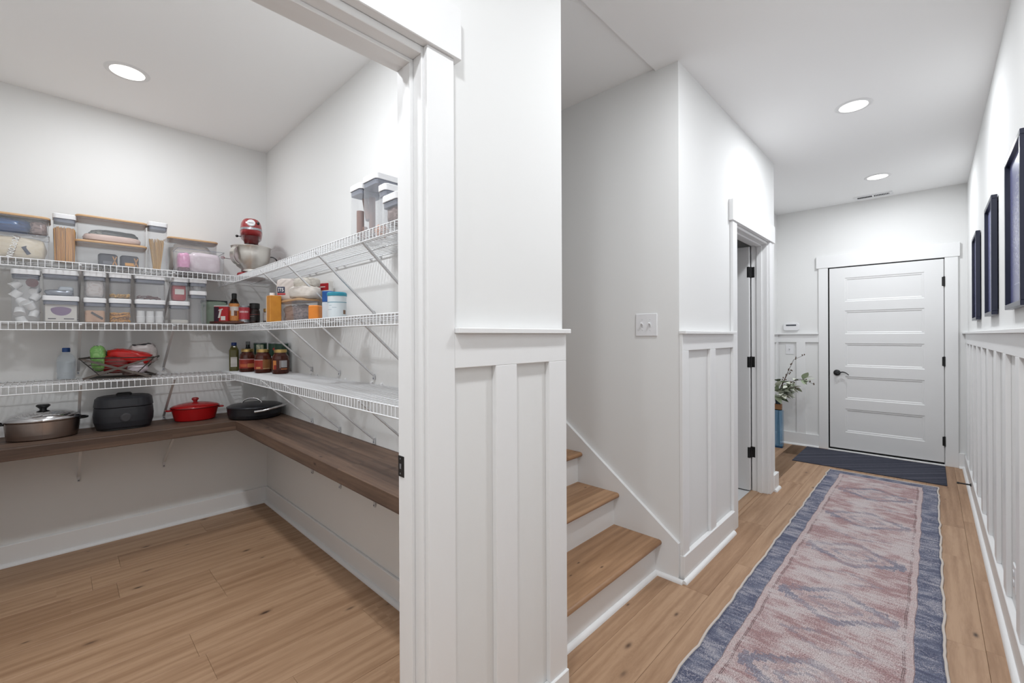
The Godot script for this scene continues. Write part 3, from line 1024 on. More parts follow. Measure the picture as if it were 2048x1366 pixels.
	for L in [0.10, 0.14, 0.085]:
		var ls := nst()
		ls.set_smooth_group(2)
		var wv = [0.0, 0.55, 0.95, 1.0, 0.8, 0.45, 0.0]
		for side in [1.0, -1.0]:
			for k in 6:
				var u0 := k / 6.0
				var u1 := (k + 1) / 6.0
				var F := func(u: float, w: float) -> Vector3: return Vector3(w * L * 0.23, -0.18 * L * u * u + absf(w) * 0.05 * L + side * 0.0006, L * u)
				qn(ls, F.call(u0, -wv[k]), F.call(u0, 0.0), F.call(u1, 0.0), F.call(u1, -wv[k + 1]), Vector3.UP * side)
				qn(ls, F.call(u0, 0.0), F.call(u0, wv[k]), F.call(u1, wv[k + 1]), F.call(u1, 0.0), Vector3.UP * side)
		leafm.append(fin(ls))
	for k in 64:
		var f := rng.randf()
		var m: Material = [green, sage, pale, sage, pale][k % 5]
		var o := obj("leaf", leafm[k % 3], m, fl)
		var ang := rng.randf_range(-0.3, PI + 0.3)
		if k < 42:
			o.position = Vector3(rng.randf_range(-0.02, 0.11), rng.randf_range(0.54, 0.73), rng.randf_range(-0.04, 0.10))
		else:
			var b: Array = br[[1, 3][k % 2]]
			var q := rng.randf_range(2.0, b.size() - 1.3)
			o.position = b[int(q)].lerp(b[int(q) + 1], q - int(q))
		o.rotation = Vector3(rng.randf_range(-0.9, 0.6), ang, rng.randf_range(-0.5, 0.5))
	for k in 11:
		var o := obj("petal", leafm[1], mat(col(226, 228, 214), 0.7), fl)
		o.position = Vector3(0.055, 0.60, 0.075)
		o.rotation = Vector3(-0.35 + 0.25 * (k % 3), -0.3 + (PI + 0.6) * k / 10, 0.15)

# ------------------------------------------------------------------ pantry shelves
func wire_shelf(label: String, at: Vector3, turn: float, x0: float, x1: float, depth: float, braces: Array, group: String):
	var t := thing("wire_shelf", label, "shelf", at, turn, group)
	var lip := 0.044
	var st := nst()
	var n := int((x1 - x0) / 0.0254)
	for k in n + 1:
		var x := x0 + (x1 - x0) * k / n
		tube(st, [Vector3(x, -0.0022, 0.006), Vector3(x, -0.0022, depth - 0.004), Vector3(x, -0.005, depth - 0.0012), Vector3(x, -lip, depth)], 0.0017, 5, 3, false)
	obj("cross_wires", st, M.wire, t).set_meta("kind", "stuff")
	for r in [["back_rod", -0.007, 0.012, 0.003], ["middle_rod", -0.007, depth * 0.36, 0.003], ["middle_rod", -0.007, depth * 0.70, 0.003], ["front_rod", -0.004, depth - 0.003, 0.003], ["lip_rod", -lip, depth, 0.003]]:
		obj(r[0], tb([Vector3(x0, r[1], r[2]), Vector3(x1, r[1], r[2])], r[3], 8), M.wire, t)
	for bxx in braces:
		st = nst()
		bar(st, Vector3(bxx, -0.012, depth - 0.012), Vector3(bxx, -0.287, 0.010), Vector3.RIGHT, 0.013, 0.007)
		bar(st, Vector3(bxx, -0.280, 0.007), Vector3(bxx, -0.312, 0.007), Vector3.RIGHT, 0.013, 0.006)
		var b := obj("brace", st, M.steelwhite, t)
		st = nst()
		box(st, Vector3(bxx - 0.0035, -0.306, 0.009), Vector3(bxx + 0.0035, -0.299, 0.0125), 0.001)
		obj("screw", st, M.gasket, b)
		for dx in [-0.03, 0.07]:
			st = nst()
			box(st, Vector3(bxx + dx - 0.008, -0.014, 0.0), Vector3(bxx + dx + 0.008, 0.008, 0.009), 0.002)
			obj("wall_clip", st, M.plastic, t)

func wood_shelf(label: String, at: Vector3, turn: float, x0: float, x1: float, depth: float, braces: Array):
	var t := thing("wood_shelf", label, "shelf", at, turn, "dark wooden shelves in the pantry")
	grain = {along = 0, su = 0.62, sv = 2.0, ou = 0.13 + turn, ov = 0.22}
	var st := nst()
	box(st, Vector3(x0, -0.063, 0), Vector3(x1, 0, depth), 0.003)
	obj("board", st, M.shelfwood, t)
	grain = {}
	for bxx in braces:
		st = nst()
		bar(st, Vector3(bxx, -0.064, depth - 0.05), Vector3(bxx, -0.287, 0.010), Vector3.RIGHT, 0.013, 0.007)
		bar(st, Vector3(bxx, -0.284, 0.007), Vector3(bxx, -0.325, 0.007), Vector3.RIGHT, 0.013, 0.006)
		var b := obj("brace", st, M.steelwhite, t)
		st = nst()
		box(st, Vector3(bxx - 0.0035, -0.319, 0.009), Vector3(bxx + 0.0035, -0.312, 0.0125), 0.001)
		obj("screw", st, M.gasket, b)

# ------------------------------------------------------------------ containers (local: x right, y up, z to the viewer)
func LP(y: float, d: float, x: float) -> Vector3:
	return Vector3(x, y, -d)

func canister(label: String, at: Vector3, turn: float, w: float, dp: float, h: float, group := "clear canisters with white lids") -> Node3D:
	var t := thing("canister", label, "canister", at, turn, group)
	var lid := 0.03
	obj("body", rp(w / 2, dp / 2, 0.016, [[0.0, 0.003], [0.003, 0.0], [h - lid, 0.0]], true, false), M.clear, t)
	obj("rim", rp(w / 2 + 0.0005, dp / 2 + 0.0005, 0.016, [[h - lid - 0.004, 0.0], [h - lid, 0.0]], false, false), M.clearedge, t)
	var l := obj("lid", rp(w / 2 + 0.003, dp / 2 + 0.003, 0.018, [[h - lid + 0.004, 0.001], [h - lid + 0.005, 0.0], [h - 0.003, 0.0], [h, 0.003]]), M.plastic, t)
	obj("gasket", rp(w / 2 - 0.002, dp / 2 - 0.002, 0.014, [[h - lid - 0.016, 0.0], [h - lid + 0.004, 0.0]], true, false), M.gasket, t)
	return t

func bamboo_box(label: String, at: Vector3, turn: float, w: float, dp: float, h: float) -> Node3D:
	var t := thing("storage_box", label, "storage box", at, turn, "clear boxes with bamboo lids")
	obj("body", rp(w / 2, dp / 2, 0.03, [[0.0, 0.006], [0.006, 0.002], [h - 0.012, 0.0]], true, false), M.clear, t)
	obj("rim", rp(w / 2 + 0.003, dp / 2 + 0.003, 0.03, [[h - 0.018, 0.0], [h - 0.012, 0.0]], false, false), M.clearedge, t)
	obj("lid", rp(w / 2 + 0.006, dp / 2 + 0.006, 0.034, [[h - 0.012, 0.002], [h - 0.010, 0.0], [h - 0.003, 0.0], [h, 0.003]]), M.bamboo, t)
	return t

func open_bin(label: String, at: Vector3, turn: float, w: float, dp: float, h: float) -> Node3D:
	var t := thing("storage_bin", label, "storage bin", at, turn, "clear open storage bins")
	obj("body", rp(w / 2, dp / 2, 0.008, [[0.0, 0.003], [0.003, 0.001], [h, 0.0]], true, false), M.clear, t)
	var st := nst()
	var l = rrect(w / 2, dp / 2, 0.008, 3)
	var pts = []
	for p in l: pts.append(Vector3(p.x, h, p.y))
	pts.append(pts[0])
	tube(st, pts, 0.003, 5, 3, false)
	obj("rim", st, M.clearedge, t)
	return t

func wrapper(called: String, label: String, cat: String, at: Vector3, turn: float, half: Vector3, m: Material, sd: int, crumple := 0.12, power := 0.5, group := "") -> Node3D:
	var t := thing(called, label, cat, at, turn, group)
	obj("bag", pil(half, crumple, sd, power), m, t)
	return t

func strands(t: Node3D, called: String, n: int, hx: float, hz: float, h: float, spread: float, m: Material, sd: int, r := 0.0013):
	rng.seed = sd
	var st := nst()
	for k in n:
		var x := rng.randf_range(-hx, hx)
		var z := rng.randf_range(-hz, hz)
		var hh := h * rng.randf_range(0.86, 1.0)
		var b := Vector3(x, 0.003, z)
		var e := Vector3(x * (1.0 + spread) + rng.randf_range(-0.005, 0.005), hh, z * (1.0 + spread * 0.5))
		tube(st, [b, e], r, 4, 3, true)
	obj(called, st, m, t).set_meta("kind", "stuff")

func heap(t: Node3D, called: String, n: int, hx: float, hz: float, h: float, m: Material, sd: int, len := 0.02, r := 0.003):
	rng.seed = sd
	var st := nst()
	for k in n:
		var p := Vector3(rng.randf_range(-hx, hx), rng.randf_range(r, h), rng.randf_range(-hz, hz))
		var a := rng.randf_range(0, TAU)
		var v := Vector3(cos(a), rng.randf_range(-0.3, 0.3), sin(a)) * len * 0.5
		var q0 := p - v
		var q1 := p + v
		for q in [q0, q1]: pass
		q0.x = clampf(q0.x, -hx, hx); q1.x = clampf(q1.x, -hx, hx)
		q0.z = clampf(q0.z, -hz, hz); q1.z = clampf(q1.z, -hz, hz)
		q0.y = clampf(q0.y, r, h); q1.y = clampf(q1.y, r, h)
		tube(st, [q0, (q0 + q1) * 0.5 + Vector3(0, r, 0), q1], r, 5, 3, true)
	obj(called, st, m, t).set_meta("kind", "stuff")

func grains(t: Node3D, called: String, hx: float, hz: float, h: float, m: Material):
	var st := nst()
	rprism(st, Vector3.ZERO, hx, hz, 0.012, [[0.0, 0.0], [h - 0.004, 0.0], [h, 0.008]])
	obj(called, st, m, t).set_meta("kind", "stuff")

func left_items():
	var T := PI / 2
	# ---------------- top shelf
	var x := -3.50
	open_bin("clear open bin with the popcorn bag at the left end of the top shelf", LP(S1, -0.185, -3.525), T, 0.30, 0.19, 0.132)
	var pop := thing("popcorn_bag", "cream popcorn bag lying in the clear bin on the top shelf", "snack bag", LP(S1 + 0.004, -0.19, -3.525), T)
	obj("bag", pil(Vector3(0.138, 0.058, 0.082), 0.1, 3, 0.42), textured(print_image(col(226, 214, 192), [[0.62, 0.42, 0.70, 0.62, col(60, 62, 78)]], 4, 0.25, col(206, 186, 150)), 0.35), pop)
	lettering("POPCORN", 0.034, mat(col(128, 108, 90), 0.5), pop, Vector3(0.026, 0.057, 0.0845), Vector3(-0.1, 0, -1.8), 0.8)
	lettering("POPCORN", 0.030, mat(col(250, 250, 246), 0.5), pop, Vector3(0.025, 0.058, 0.0855), Vector3(-0.1, 0, -1.8), 0.8)
	var pd := obj("printed_disc", lat([Vector2(0.0, 0.0015), Vector2(0.036, 0.0015), Vector2(0.036, 0.0)], 24), mat(col(178, 118, 122), 0.5), pop)
	pd.position = Vector3(-0.065, 0.06, 0.083)
	pd.rotation.x = PI / 2 - 0.1
	var pb := nst()
	box(pb, Vector3(-0.02, -0.022, -0.001), Vector3(0.02, 0.022, 0.001), 0.0005)
	var pbo := obj("printed_patch", pb, mat(col(58, 62, 82), 0.5), pop)
	pbo.position = Vector3(0.082, 0.05, 0.080)
	pbo.rotation = Vector3(-0.05, 0.25, 0.5)
	bamboo_box("clear bamboo-lidded box holding a blue bag, stacked above the popcorn bin", LP(S1 + 0.1355, -0.185, -3.525), T, 0.30, 0.19, 0.100)
	wrapper("snack_bag", "shiny blue snack bag inside the upper left bamboo-lidded box", "snack bag", LP(S1 + 0.139, -0.215, -3.525), T, Vector3(0.115, 0.038, 0.078), textured(print_image(col(32, 74, 132), [[0.2, 0.4, 0.5, 0.5, col(52, 108, 172)], [0.55, 0.3, 0.7, 0.6, col(120, 60, 74)]], 8, 0.4, col(24, 40, 84)), 0.2), 9, 0.16)
	wrapper("snack_bag", "clear brown-speckled snack bag beside the blue bag in the bamboo-lidded box", "snack bag", LP(S1 + 0.139, -0.075, -3.51), T, Vector3(0.032, 0.036, 0.07), textured(print_image(col(150, 124, 116), [], 12, 0.7, col(96, 70, 64)), 0.25), 15, 0.2)
	canister("tall canister packed full of spaghetti between two bamboo-lidded boxes", LP(S1, 0.024, -3.48), T, 0.088, 0.10, 0.267)
	var sp := thing("spaghetti", "dense bundle of orange spaghetti filling the tall canister", "pasta", LP(S1 + 0.004, 0.024, -3.48), T, "", "stuff")
	strands(sp, "strands", 420, 0.038, 0.044, 0.195, 0.03, M.pasta, 31, 0.0016)
	bamboo_box("lower wide bamboo-lidded box with two black and orange packets", LP(S1, 0.2185, -3.52), T, 0.30, 0.20, 0.138)
	bamboo_box("upper wide bamboo-lidded box with a rolled pink bag and green packet", LP(S1 + 0.138, 0.2205, -3.52), T, 0.30, 0.20, 0.140)
	for k in 2:
		var pk := thing("noodle_packet", ["black and orange printed packet on the left inside the lower wide box", "black and orange printed packet on the right inside the lower wide box"][k], "packet", LP(S1 + 0.004, 0.20 + 0.095 * k, -3.475), T, "packets in the lower wide box")
		obj("packet", rp(0.042, 0.035, 0.016, [[0.0, 0.006], [0.004, 0.0], [0.062, 0.0], [0.07, 0.008]]), mat(col(38, 40, 52), 0.35), pk)
		var q := nst()
		box(q, Vector3(-0.022, 0.008, 0.034), Vector3(0.018, 0.026, 0.0365), 0.001)
		obj("label", q, mat([col(96, 96, 104), col(222, 158, 62)][k], 0.4), pk)
		q = nst()
		for s in [-1.0, 1.0]:
			bar(q, Vector3(0.028 - 0.008 * s, 0.006, 0.0355), Vector3(0.028 + 0.008 * s, 0.056, 0.0355), Vector3(1, 0, 0), 0.006, 0.001)
		obj("printed_cross", q, mat(col(196, 140, 76), 0.4), pk)
	wrapper("flour_bag", "rolled pale pink bag lying inside the upper wide bamboo-lidded box", "food bag", LP(S1 + 0.142, 0.222, -3.475), T, Vector3(0.125, 0.02, 0.045), textured(print_image(col(226, 198, 186), [], 5, 0.4, col(206, 166, 150)), 0.5), 21, 0.1)
	wrapper("herb_packet", "dark green foil packet behind the pink bag in the upper wide box", "packet", LP(S1 + 0.142, 0.235, -3.568), T, Vector3(0.11, 0.043, 0.03), textured(print_image(col(84, 92, 84), [[0.55, 0.2, 0.75, 0.9, col(42, 96, 58)], [0.3, 0.3, 0.5, 0.8, col(170, 176, 164)]], 6, 0.5, col(48, 54, 50)), 0.2), 22, 0.12)
	canister("tall canister with a loose fan of spaghetti beside the bamboo boxes", LP(S1, 0.4265, -3.48), T, 0.090, 0.10, 0.296)
	var sp2 := thing("spaghetti", "loose fan of spaghetti strands standing in the half-empty tall canister", "pasta", LP(S1 + 0.004, 0.424, -3.48), T, "", "stuff")
	strands(sp2, "strands", 90, 0.017, 0.02, 0.195, 1.15, M.pasta2, 32, 0.0016)
	bamboo_box("small bamboo-lidded box behind the pink-filled bin near the mixer", LP(S1, 0.635, -3.668), T, 0.27, 0.17, 0.248)
	wrapper("paper_bag", "crumpled beige paper bag inside the small box near the mixer", "food bag", LP(S1 + 0.004, 0.635, -3.668), T, Vector3(0.115, 0.105, 0.06), mat(col(196, 184, 172), 0.7), 27, 0.16)
	open_bin("clear open bin with pink bags at the right of the top shelf", LP(S1, 0.640, -3.47), T, 0.25, 0.17, 0.146)
	wrapper("candy_bag", "white and rose printed bag with a dark blue patch inside the clear bin", "snack bag", LP(S1 + 0.004, 0.665, -3.455), T, Vector3(0.088, 0.066, 0.058), textured(print_image(col(214, 198, 206), [[0.58, 0.3, 0.70, 0.62, col(52, 56, 78)], [0.76, 0.40, 0.9, 0.75, col(178, 112, 138)], [0.70, 0.3, 0.72, 0.8, col(120, 80, 100)]], 9, 0.35, col(232, 224, 228)), 0.25), 34, 0.1)
	wrapper("candy_bag", "bright pink bag crammed at the left of the clear bin", "snack bag", LP(S1 + 0.004, 0.555, -3.46), T, Vector3(0.03, 0.06, 0.06), textured(print_image(col(222, 150, 190), [[0.0, 0.6, 1.0, 1.0, col(120, 84, 92)]], 10, 0.3, col(238, 190, 216)), 0.25), 35, 0.18)

	# ---------------- second shelf
	x = -3.485
	canister("tall canister of white coffee pods at the left of the second shelf", LP(S2, -0.120, x), T, 0.10, 0.11, 0.275)
	rng.seed = 61
	var podm := lat([Vector2(0.0, 0.0), Vector2(0.0175, 0.0), Vector2(0.0185, 0.002), Vector2(0.0215, 0.034), Vector2(0.0235, 0.035), Vector2(0.0235, 0.037), Vector2(0.0, 0.037)], 18)
	var podmesh := fin(podm)
	for k in 10:
		var pod := obj("coffee_pod", podmesh, M.white)
		tag(pod, "white plastic coffee pod tumbled inside the tall canister of pods", "coffee pod", "coffee pods in the tall canister")
		pod.position = LP(S2 + 0.006 + 0.0455 * (k / 2) + 0.019, -0.120 + (-0.023 if k % 2 else 0.023), x + rng.randf_range(0.0, 0.02))
		pod.rotation = Vector3(rng.randf_range(-1.0, 1.0) + (PI if k % 2 else 0.0), rng.randf_range(0, TAU), rng.randf_range(-0.9, 0.9))
		if k == 8:
			pod.material_override = mat(col(92, 44, 44), 0.35)
			pod.set_meta("label", "coffee pod with a dark red lid turned to the front of the canister")
			pod.remove_meta("group")
			pod.rotation = Vector3(PI / 2, PI / 2, 0)
	canister("lower square canister holding a box printed with a purple bowl", LP(S2, 0.0095, x), T, 0.136, 0.12, 0.143)
	canister("square canister with silver packets stacked above the purple bowl box", LP(S2 + 0.143, 0.0095, x), T, 0.136, 0.12, 0.142)
	var pbx := thing("printed_box", "white carton printed with a purple bowl inside the lower canister", "box", LP(S2 + 0.004, 0.0095, x + 0.012), T)
	obj("carton", cbox(0.122, 0.098, 0.06, 0.002), M.paper, pbx)
	var bowlp := nst()
	bowlp.set_smooth_group(-1)
	for k in 14:
		var a0 := PI + PI * k / 14
		var a1 := PI + PI * (k + 1) / 14
		qn(bowlp, Vector3(0, 0.066, 0.0308), Vector3(0.040 * cos(a0), 0.066 + 0.034 * sin(a0), 0.0308), Vector3(0.040 * cos(a1), 0.066 + 0.034 * sin(a1), 0.0308), Vector3(0, 0.066, 0.0308), Vector3.BACK)
		qn(bowlp, Vector3(0, 0.066, 0.0306), Vector3(0.040 * cos(a0), 0.066 - 0.014 * sin(a0), 0.0306), Vector3(0.040 * cos(a1), 0.066 - 0.014 * sin(a1), 0.0306), Vector3(0, 0.066, 0.0306), Vector3.BACK)
	obj("printed_bowl", bowlp, mat(col(134, 108, 144), 0.5), pbx)
	for k in 2:
		var q := nst()
		box(q, Vector3(-0.05 + 0.06 * k, 0.012, 0.0298), Vector3(-0.02 + 0.07 * k, 0.018, 0.0306))
		obj("printed_line", q, mat(col(96, 92, 98), 0.5), pbx)
	wrapper("foil_packet", "silver foil packet lying low in the upper square canister", "packet", LP(S2 + 0.147, 0.004, x), T, Vector3(0.055, 0.016, 0.04), mat(col(150, 156, 166), 0.25, 0.6), 41, 0.2)
	wrapper("foil_packet", "pale blue packet leaning on the silver packet in the canister", "packet", LP(S2 + 0.172, 0.028, x + 0.015), T, Vector3(0.03, 0.012, 0.03), mat(col(186, 196, 206), 0.35), 42, 0.15)
	canister("small lower canister of pinkish grain with a dark clip", LP(S2, 0.144, x), T, 0.090, 0.11, 0.140)
	var gr := thing("grain", "pinkish grain filling half of the small lower canister", "grain", LP(S2 + 0.004, 0.144, x), T, "", "stuff")
	grains(gr, "grains", 0.041, 0.05, 0.066, textured(print_image(col(204, 166, 138), [], 7, 0.6, col(178, 138, 112)), 0.8))
	var clip := thing("bag_clip", "dark ribbed clip leaning on the grain in the small canister", "clip", LP(S2 + 0.034, 0.150, x + 0.0525), T)
	var q2 := nst()
	bar(q2, Vector3(-0.022, 0.024, 0), Vector3(0.026, -0.012, 0), Vector3(0.4, 0.6, 0), 0.011, 0.003)
	obj("jaw", q2, mat(col(70, 62, 64), 0.3), clip)
	canister("small upper canister with a brown and white bag, above the grain", LP(S2 + 0.140, 0.144, x), T, 0.090, 0.11, 0.148)
	wrapper("sugar_bag", "crumpled brown and white bag inside the small upper canister", "food bag", LP(S2 + 0.144, 0.144, x), T, Vector3(0.039, 0.052, 0.042), textured(print_image(col(206, 200, 198), [[0.52, 0.1, 0.78, 0.75, col(124, 92, 84)]], 13, 0.4, col(176, 156, 150)), 0.4), 43, 0.14)
	canister("small lower canister half full of pasta sticks", LP(S2, 0.252, x), T, 0.094, 0.11, 0.142)
	var ps := thing("pasta_sticks", "golden pasta sticks heaped in the small lower canister", "pasta", LP(S2 + 0.004, 0.252, x), T, "", "stuff")
	heap(ps, "pieces", 150, 0.042, 0.05, 0.055, M.pasta, 51, 0.04, 0.0034)
	canister("small upper canister with a little macaroni at the bottom", LP(S2 + 0.142, 0.252, x), T, 0.094, 0.11, 0.148)
	var mc := thing("macaroni", "thin layer of macaroni at the bottom of the upper canister", "pasta", LP(S2 + 0.146, 0.252, x), T, "", "stuff")
	heap(mc, "pieces", 90, 0.042, 0.05, 0.022, M.pasta2, 52, 0.016, 0.0036)
	canister("lower square canister holding three white cups", LP(S2, 0.389, x), T, 0.140, 0.12, 0.143)
	var cupmesh := fin(lat([Vector2(0.0, 0.0), Vector2(0.019, 0.0), Vector2(0.0215, 0.034), Vector2(0.0215, 0.038), Vector2(0.0195, 0.040), Vector2(0.0185, 0.072), Vector2(0.0, 0.072)], 20))
	for k in 3:
		var cup := obj("paper_cup", cupmesh, M.white)
		tag(cup, ["left one of three stacked white cups in the lower square canister", "middle one of three stacked white cups in the lower square canister", "right one of three stacked white cups in the lower square canister"][k], "cup", "white cups in the square canister")
		cup.position = LP(S2 + 0.004, 0.389 + (k - 1) * 0.0445, x + 0.028)
	canister("square canister with a few red-brown sticks, above the white cups", LP(S2 + 0.143, 0.389, x), T, 0.140, 0.12, 0.150)
	var ch := thing("dried_chilies", "few red-brown dried sticks at the bottom of the upper canister", "spice", LP(S2 + 0.147, 0.385, x + 0.02), T, "", "stuff")
	heap(ch, "pieces", 14, 0.058, 0.03, 0.02, mat(col(112, 66, 60), 0.6), 53, 0.07, 0.0028)
	canister("round-cornered canister with pale powder below the red pouch", LP(S2, 0.534, x), T, 0.098, 0.11, 0.143)
	var fw := thing("powder", "pale powder at the bottom of the canister below the red pouch", "powder", LP(S2 + 0.004, 0.534, x), T, "", "stuff")
	grains(fw, "powder", 0.045, 0.051, 0.022, mat(col(206, 202, 194), 0.9))
	canister("small canister with a red pouch near the right end of the second shelf", LP(S2 + 0.143, 0.534, x), T, 0.088, 0.10, 0.148)
	var redp := thing("red_pouch", "red pouch with a white label inside the small upper canister", "pouch", LP(S2 + 0.147, 0.534, x), T)
	obj("pouch", pil(Vector3(0.036, 0.054, 0.034), 0.06, 44, 0.35), mat(col(172, 40, 48), 0.4), redp)
	var ql := nst()
	box(ql, Vector3(-0.024, 0.04, 0.034), Vector3(0.024, 0.074, 0.0365), 0.0005)
	obj("label", ql, M.paper, redp)
	canister("tall slim empty canister at the right end of the second shelf", LP(S2, 0.632, x), T, 0.088, 0.10, 0.215)
	canister("short canister with a white ball, on top of the tall slim canister", LP(S2 + 0.215, 0.632, x), T, 0.090, 0.10, 0.078)
	var ball := thing("mesh_ball", "white round ball inside the short top canister", "ball", LP(S2 + 0.219, 0.632, x), T)
	obj("ball", lat([Vector2(0.0, 0.0), Vector2(0.012, 0.003), Vector2(0.02, 0.012), Vector2(0.0225, 0.02), Vector2(0.02, 0.03), Vector2(0.012, 0.037), Vector2(0.0, 0.039)], 20, true), M.white, ball)

	# ---------------- third shelf
	var wb := thing("water_bottle", "small clear water bottle with a blue cap on the third shelf", "bottle", LP(S3, 0.030, -3.70), T)
	obj("body", lat([Vector2(0.0, 0.0), Vector2(0.036, 0.0), Vector2(0.041, 0.005), Vector2(0.041, 0.03), Vector2(0.039, 0.036), Vector2(0.041, 0.042), Vector2(0.041, 0.085), Vector2(0.039, 0.09), Vector2(0.041, 0.096), Vector2(0.041, 0.115), Vector2(0.034, 0.138), Vector2(0.017, 0.155), Vector2(0.0135, 0.165)], 28), clear(col(206, 222, 236), 0.2), wb)
	obj("cap", lat([Vector2(0.0, 0.161), Vector2(0.0175, 0.161), Vector2(0.0175, 0.183), Vector2(0.015, 0.186), Vector2(0.0, 0.186)], 22), mat(col(36, 78, 142), 0.4), wb)
	var wbw := obj("water", lat([Vector2(0.0, 0.002), Vector2(0.038, 0.003), Vector2(0.0385, 0.105), Vector2(0.0, 0.105)], 24), clear(col(214, 228, 240), 0.1, 0.02), wb)
	wire_basket()

	# ---------------- pots on the wooden shelf
	var sk := thing("stock_pot", "oval stainless steel pot with a domed lid on the wooden shelf", "pot", LP(SW, -0.062, -3.60), T)
	var ex := 1.0
	var ez := 0.74
	obj("body", lat([Vector2(0.0, 0.0), Vector2(0.126, 0.0), Vector2(0.138, 0.006), Vector2(0.142, 0.03), Vector2(0.148, 0.098), Vector2(0.152, 0.104), Vector2(0.148, 0.106)], 56, false, ex, ez), M.steel2, sk)
	obj("lid", lat([Vector2(0.153, 0.104), Vector2(0.156, 0.108), Vector2(0.145, 0.121), Vector2(0.12, 0.138), Vector2(0.09, 0.149), Vector2(0.045, 0.156), Vector2(0.0, 0.158)], 56, true, ex, ez), M.chrome, sk)
	obj("knob", lat([Vector2(0.013, 0.156), Vector2(0.016, 0.165), Vector2(0.027, 0.176), Vector2(0.030, 0.181), Vector2(0.024, 0.187), Vector2(0.0, 0.188)], 24), M.black, sk)
	for s in [-1.0, 1.0]:
		var hp = []
		for k in 9:
			var a := -PI / 2 + PI * k / 8
			hp.append(Vector3(s * (0.143 + 0.036 * cos(a)), 0.097, 0.042 * sin(a)))
		obj("handle", tb(hp, 0.0055, 8), M.black, sk)
	var rc := thing("rice_cooker", "matte black oval cooker with a tall lid on the wooden shelf", "cooker", LP(SW, 0.282, -3.635), T)
	obj("body", rp(0.143, 0.108, 0.10, [[0.008, 0.018], [0.016, 0.012], [0.05, 0.002], [0.085, 0.0], [0.130, 0.004], [0.134, 0.006]], true, true), M.charcoal, rc)
	obj("foot", rp(0.127, 0.092, 0.085, [[0.0, 0.0], [0.009, 0.0]], true, true), M.black, rc)
	obj("lid", rp(0.141, 0.106, 0.098, [[0.136, 0.004], [0.140, 0.0], [0.186, 0.006], [0.198, 0.018], [0.203, 0.04]], true, true), M.charcoal, rc)
	obj("lid_handle", rp(0.038, 0.026, 0.022, [[0.202, 0.0], [0.212, 0.0], [0.219, 0.008]], true, true), M.black, rc)
	var dial := obj("dial", lat([Vector2(0.026, 0.0), Vector2(0.026, 0.004), Vector2(0.02, 0.006), Vector2(0.0, 0.006)], 28), mat(col(62, 62, 66), 0.35), rc)
	dial.position = Vector3(0.0, 0.075, 0.107)
	dial.rotation.x = PI / 2
	var ro := thing("dutch_oven", "red enamelled oval pot with a lid on the wooden shelf", "pot", LP(SW, 0.645, -3.625), T)
	ez = 0.78
	obj("body", lat([Vector2(0.0, 0.0), Vector2(0.104, 0.0), Vector2(0.115, 0.006), Vector2(0.126, 0.05), Vector2(0.134, 0.082), Vector2(0.138, 0.086), Vector2(0.132, 0.088)], 48, false, 1.0, ez), M.enamel, ro)
	obj("lid", lat([Vector2(0.139, 0.087), Vector2(0.139, 0.092), Vector2(0.125, 0.102), Vector2(0.09, 0.112), Vector2(0.05, 0.119), Vector2(0.0, 0.121)], 48, true, 1.0, ez), M.enamel, ro)
	obj("lid_rim", lat([Vector2(0.1395, 0.0855), Vector2(0.1405, 0.0875), Vector2(0.1395, 0.0895)], 48, true, 1.0, ez), M.enameldark, ro)
	obj("knob", lat([Vector2(0.012, 0.12), Vector2(0.012, 0.128), Vector2(0.021, 0.138), Vector2(0.020, 0.146), Vector2(0.012, 0.151), Vector2(0.0, 0.152)], 24, true), M.red, ro)
	for s in [-1.0, 1.0]:
		var q := nst()
		pillow(q, Vector3(s * 0.145, 0.076, 0), Vector3(0.020, 0.006, 0.036), 0.7, 0.0, 1)
		obj("handle", q, M.enamel, ro)
	var sa := thing("saute_pan", "black saute pan with a steel-handled lid in the shelf corner", "pan", LP(SW, 0.957, -3.435), 0.95)
	obj("body", lat([Vector2(0.0, 0.0), Vector2(0.142, 0.0), Vector2(0.156, 0.008), Vector2(0.164, 0.03), Vector2(0.168, 0.074), Vector2(0.171, 0.078), Vector2(0.167, 0.079)], 56), M.anod, sa)
	obj("lid", lat([Vector2(0.170, 0.078), Vector2(0.170, 0.082), Vector2(0.152, 0.090), Vector2(0.10, 0.098), Vector2(0.0, 0.102)], 56, true), M.anod, sa)
	var lh = []
	for k in 11:
		var a := PI * k / 10
		lh.append(Vector3(-0.02 + 0.062 * cos(a), 0.097 + 0.034 * sin(a), 0.0))
	obj("lid_handle", tb(lh, 0.006, 8), M.chrome, sa)
	obj("long_handle", tb([Vector3(0.06, 0.060, 0.165), Vector3(0.12, 0.068, 0.175), Vector3(0.18, 0.082, 0.13), Vector3(0.225, 0.092, 0.06)], [0.010, 0.008, 0.009, 0.007], 10), M.chrome, sa)
	obj("rivet", lat([Vector2(0.008, 0.0), Vector2(0.006, 0.004), Vector2(0.0, 0.005)], 12, false, 1, 1, Vector3(0.128, 0.06, 0.128)), M.chrome, sa)

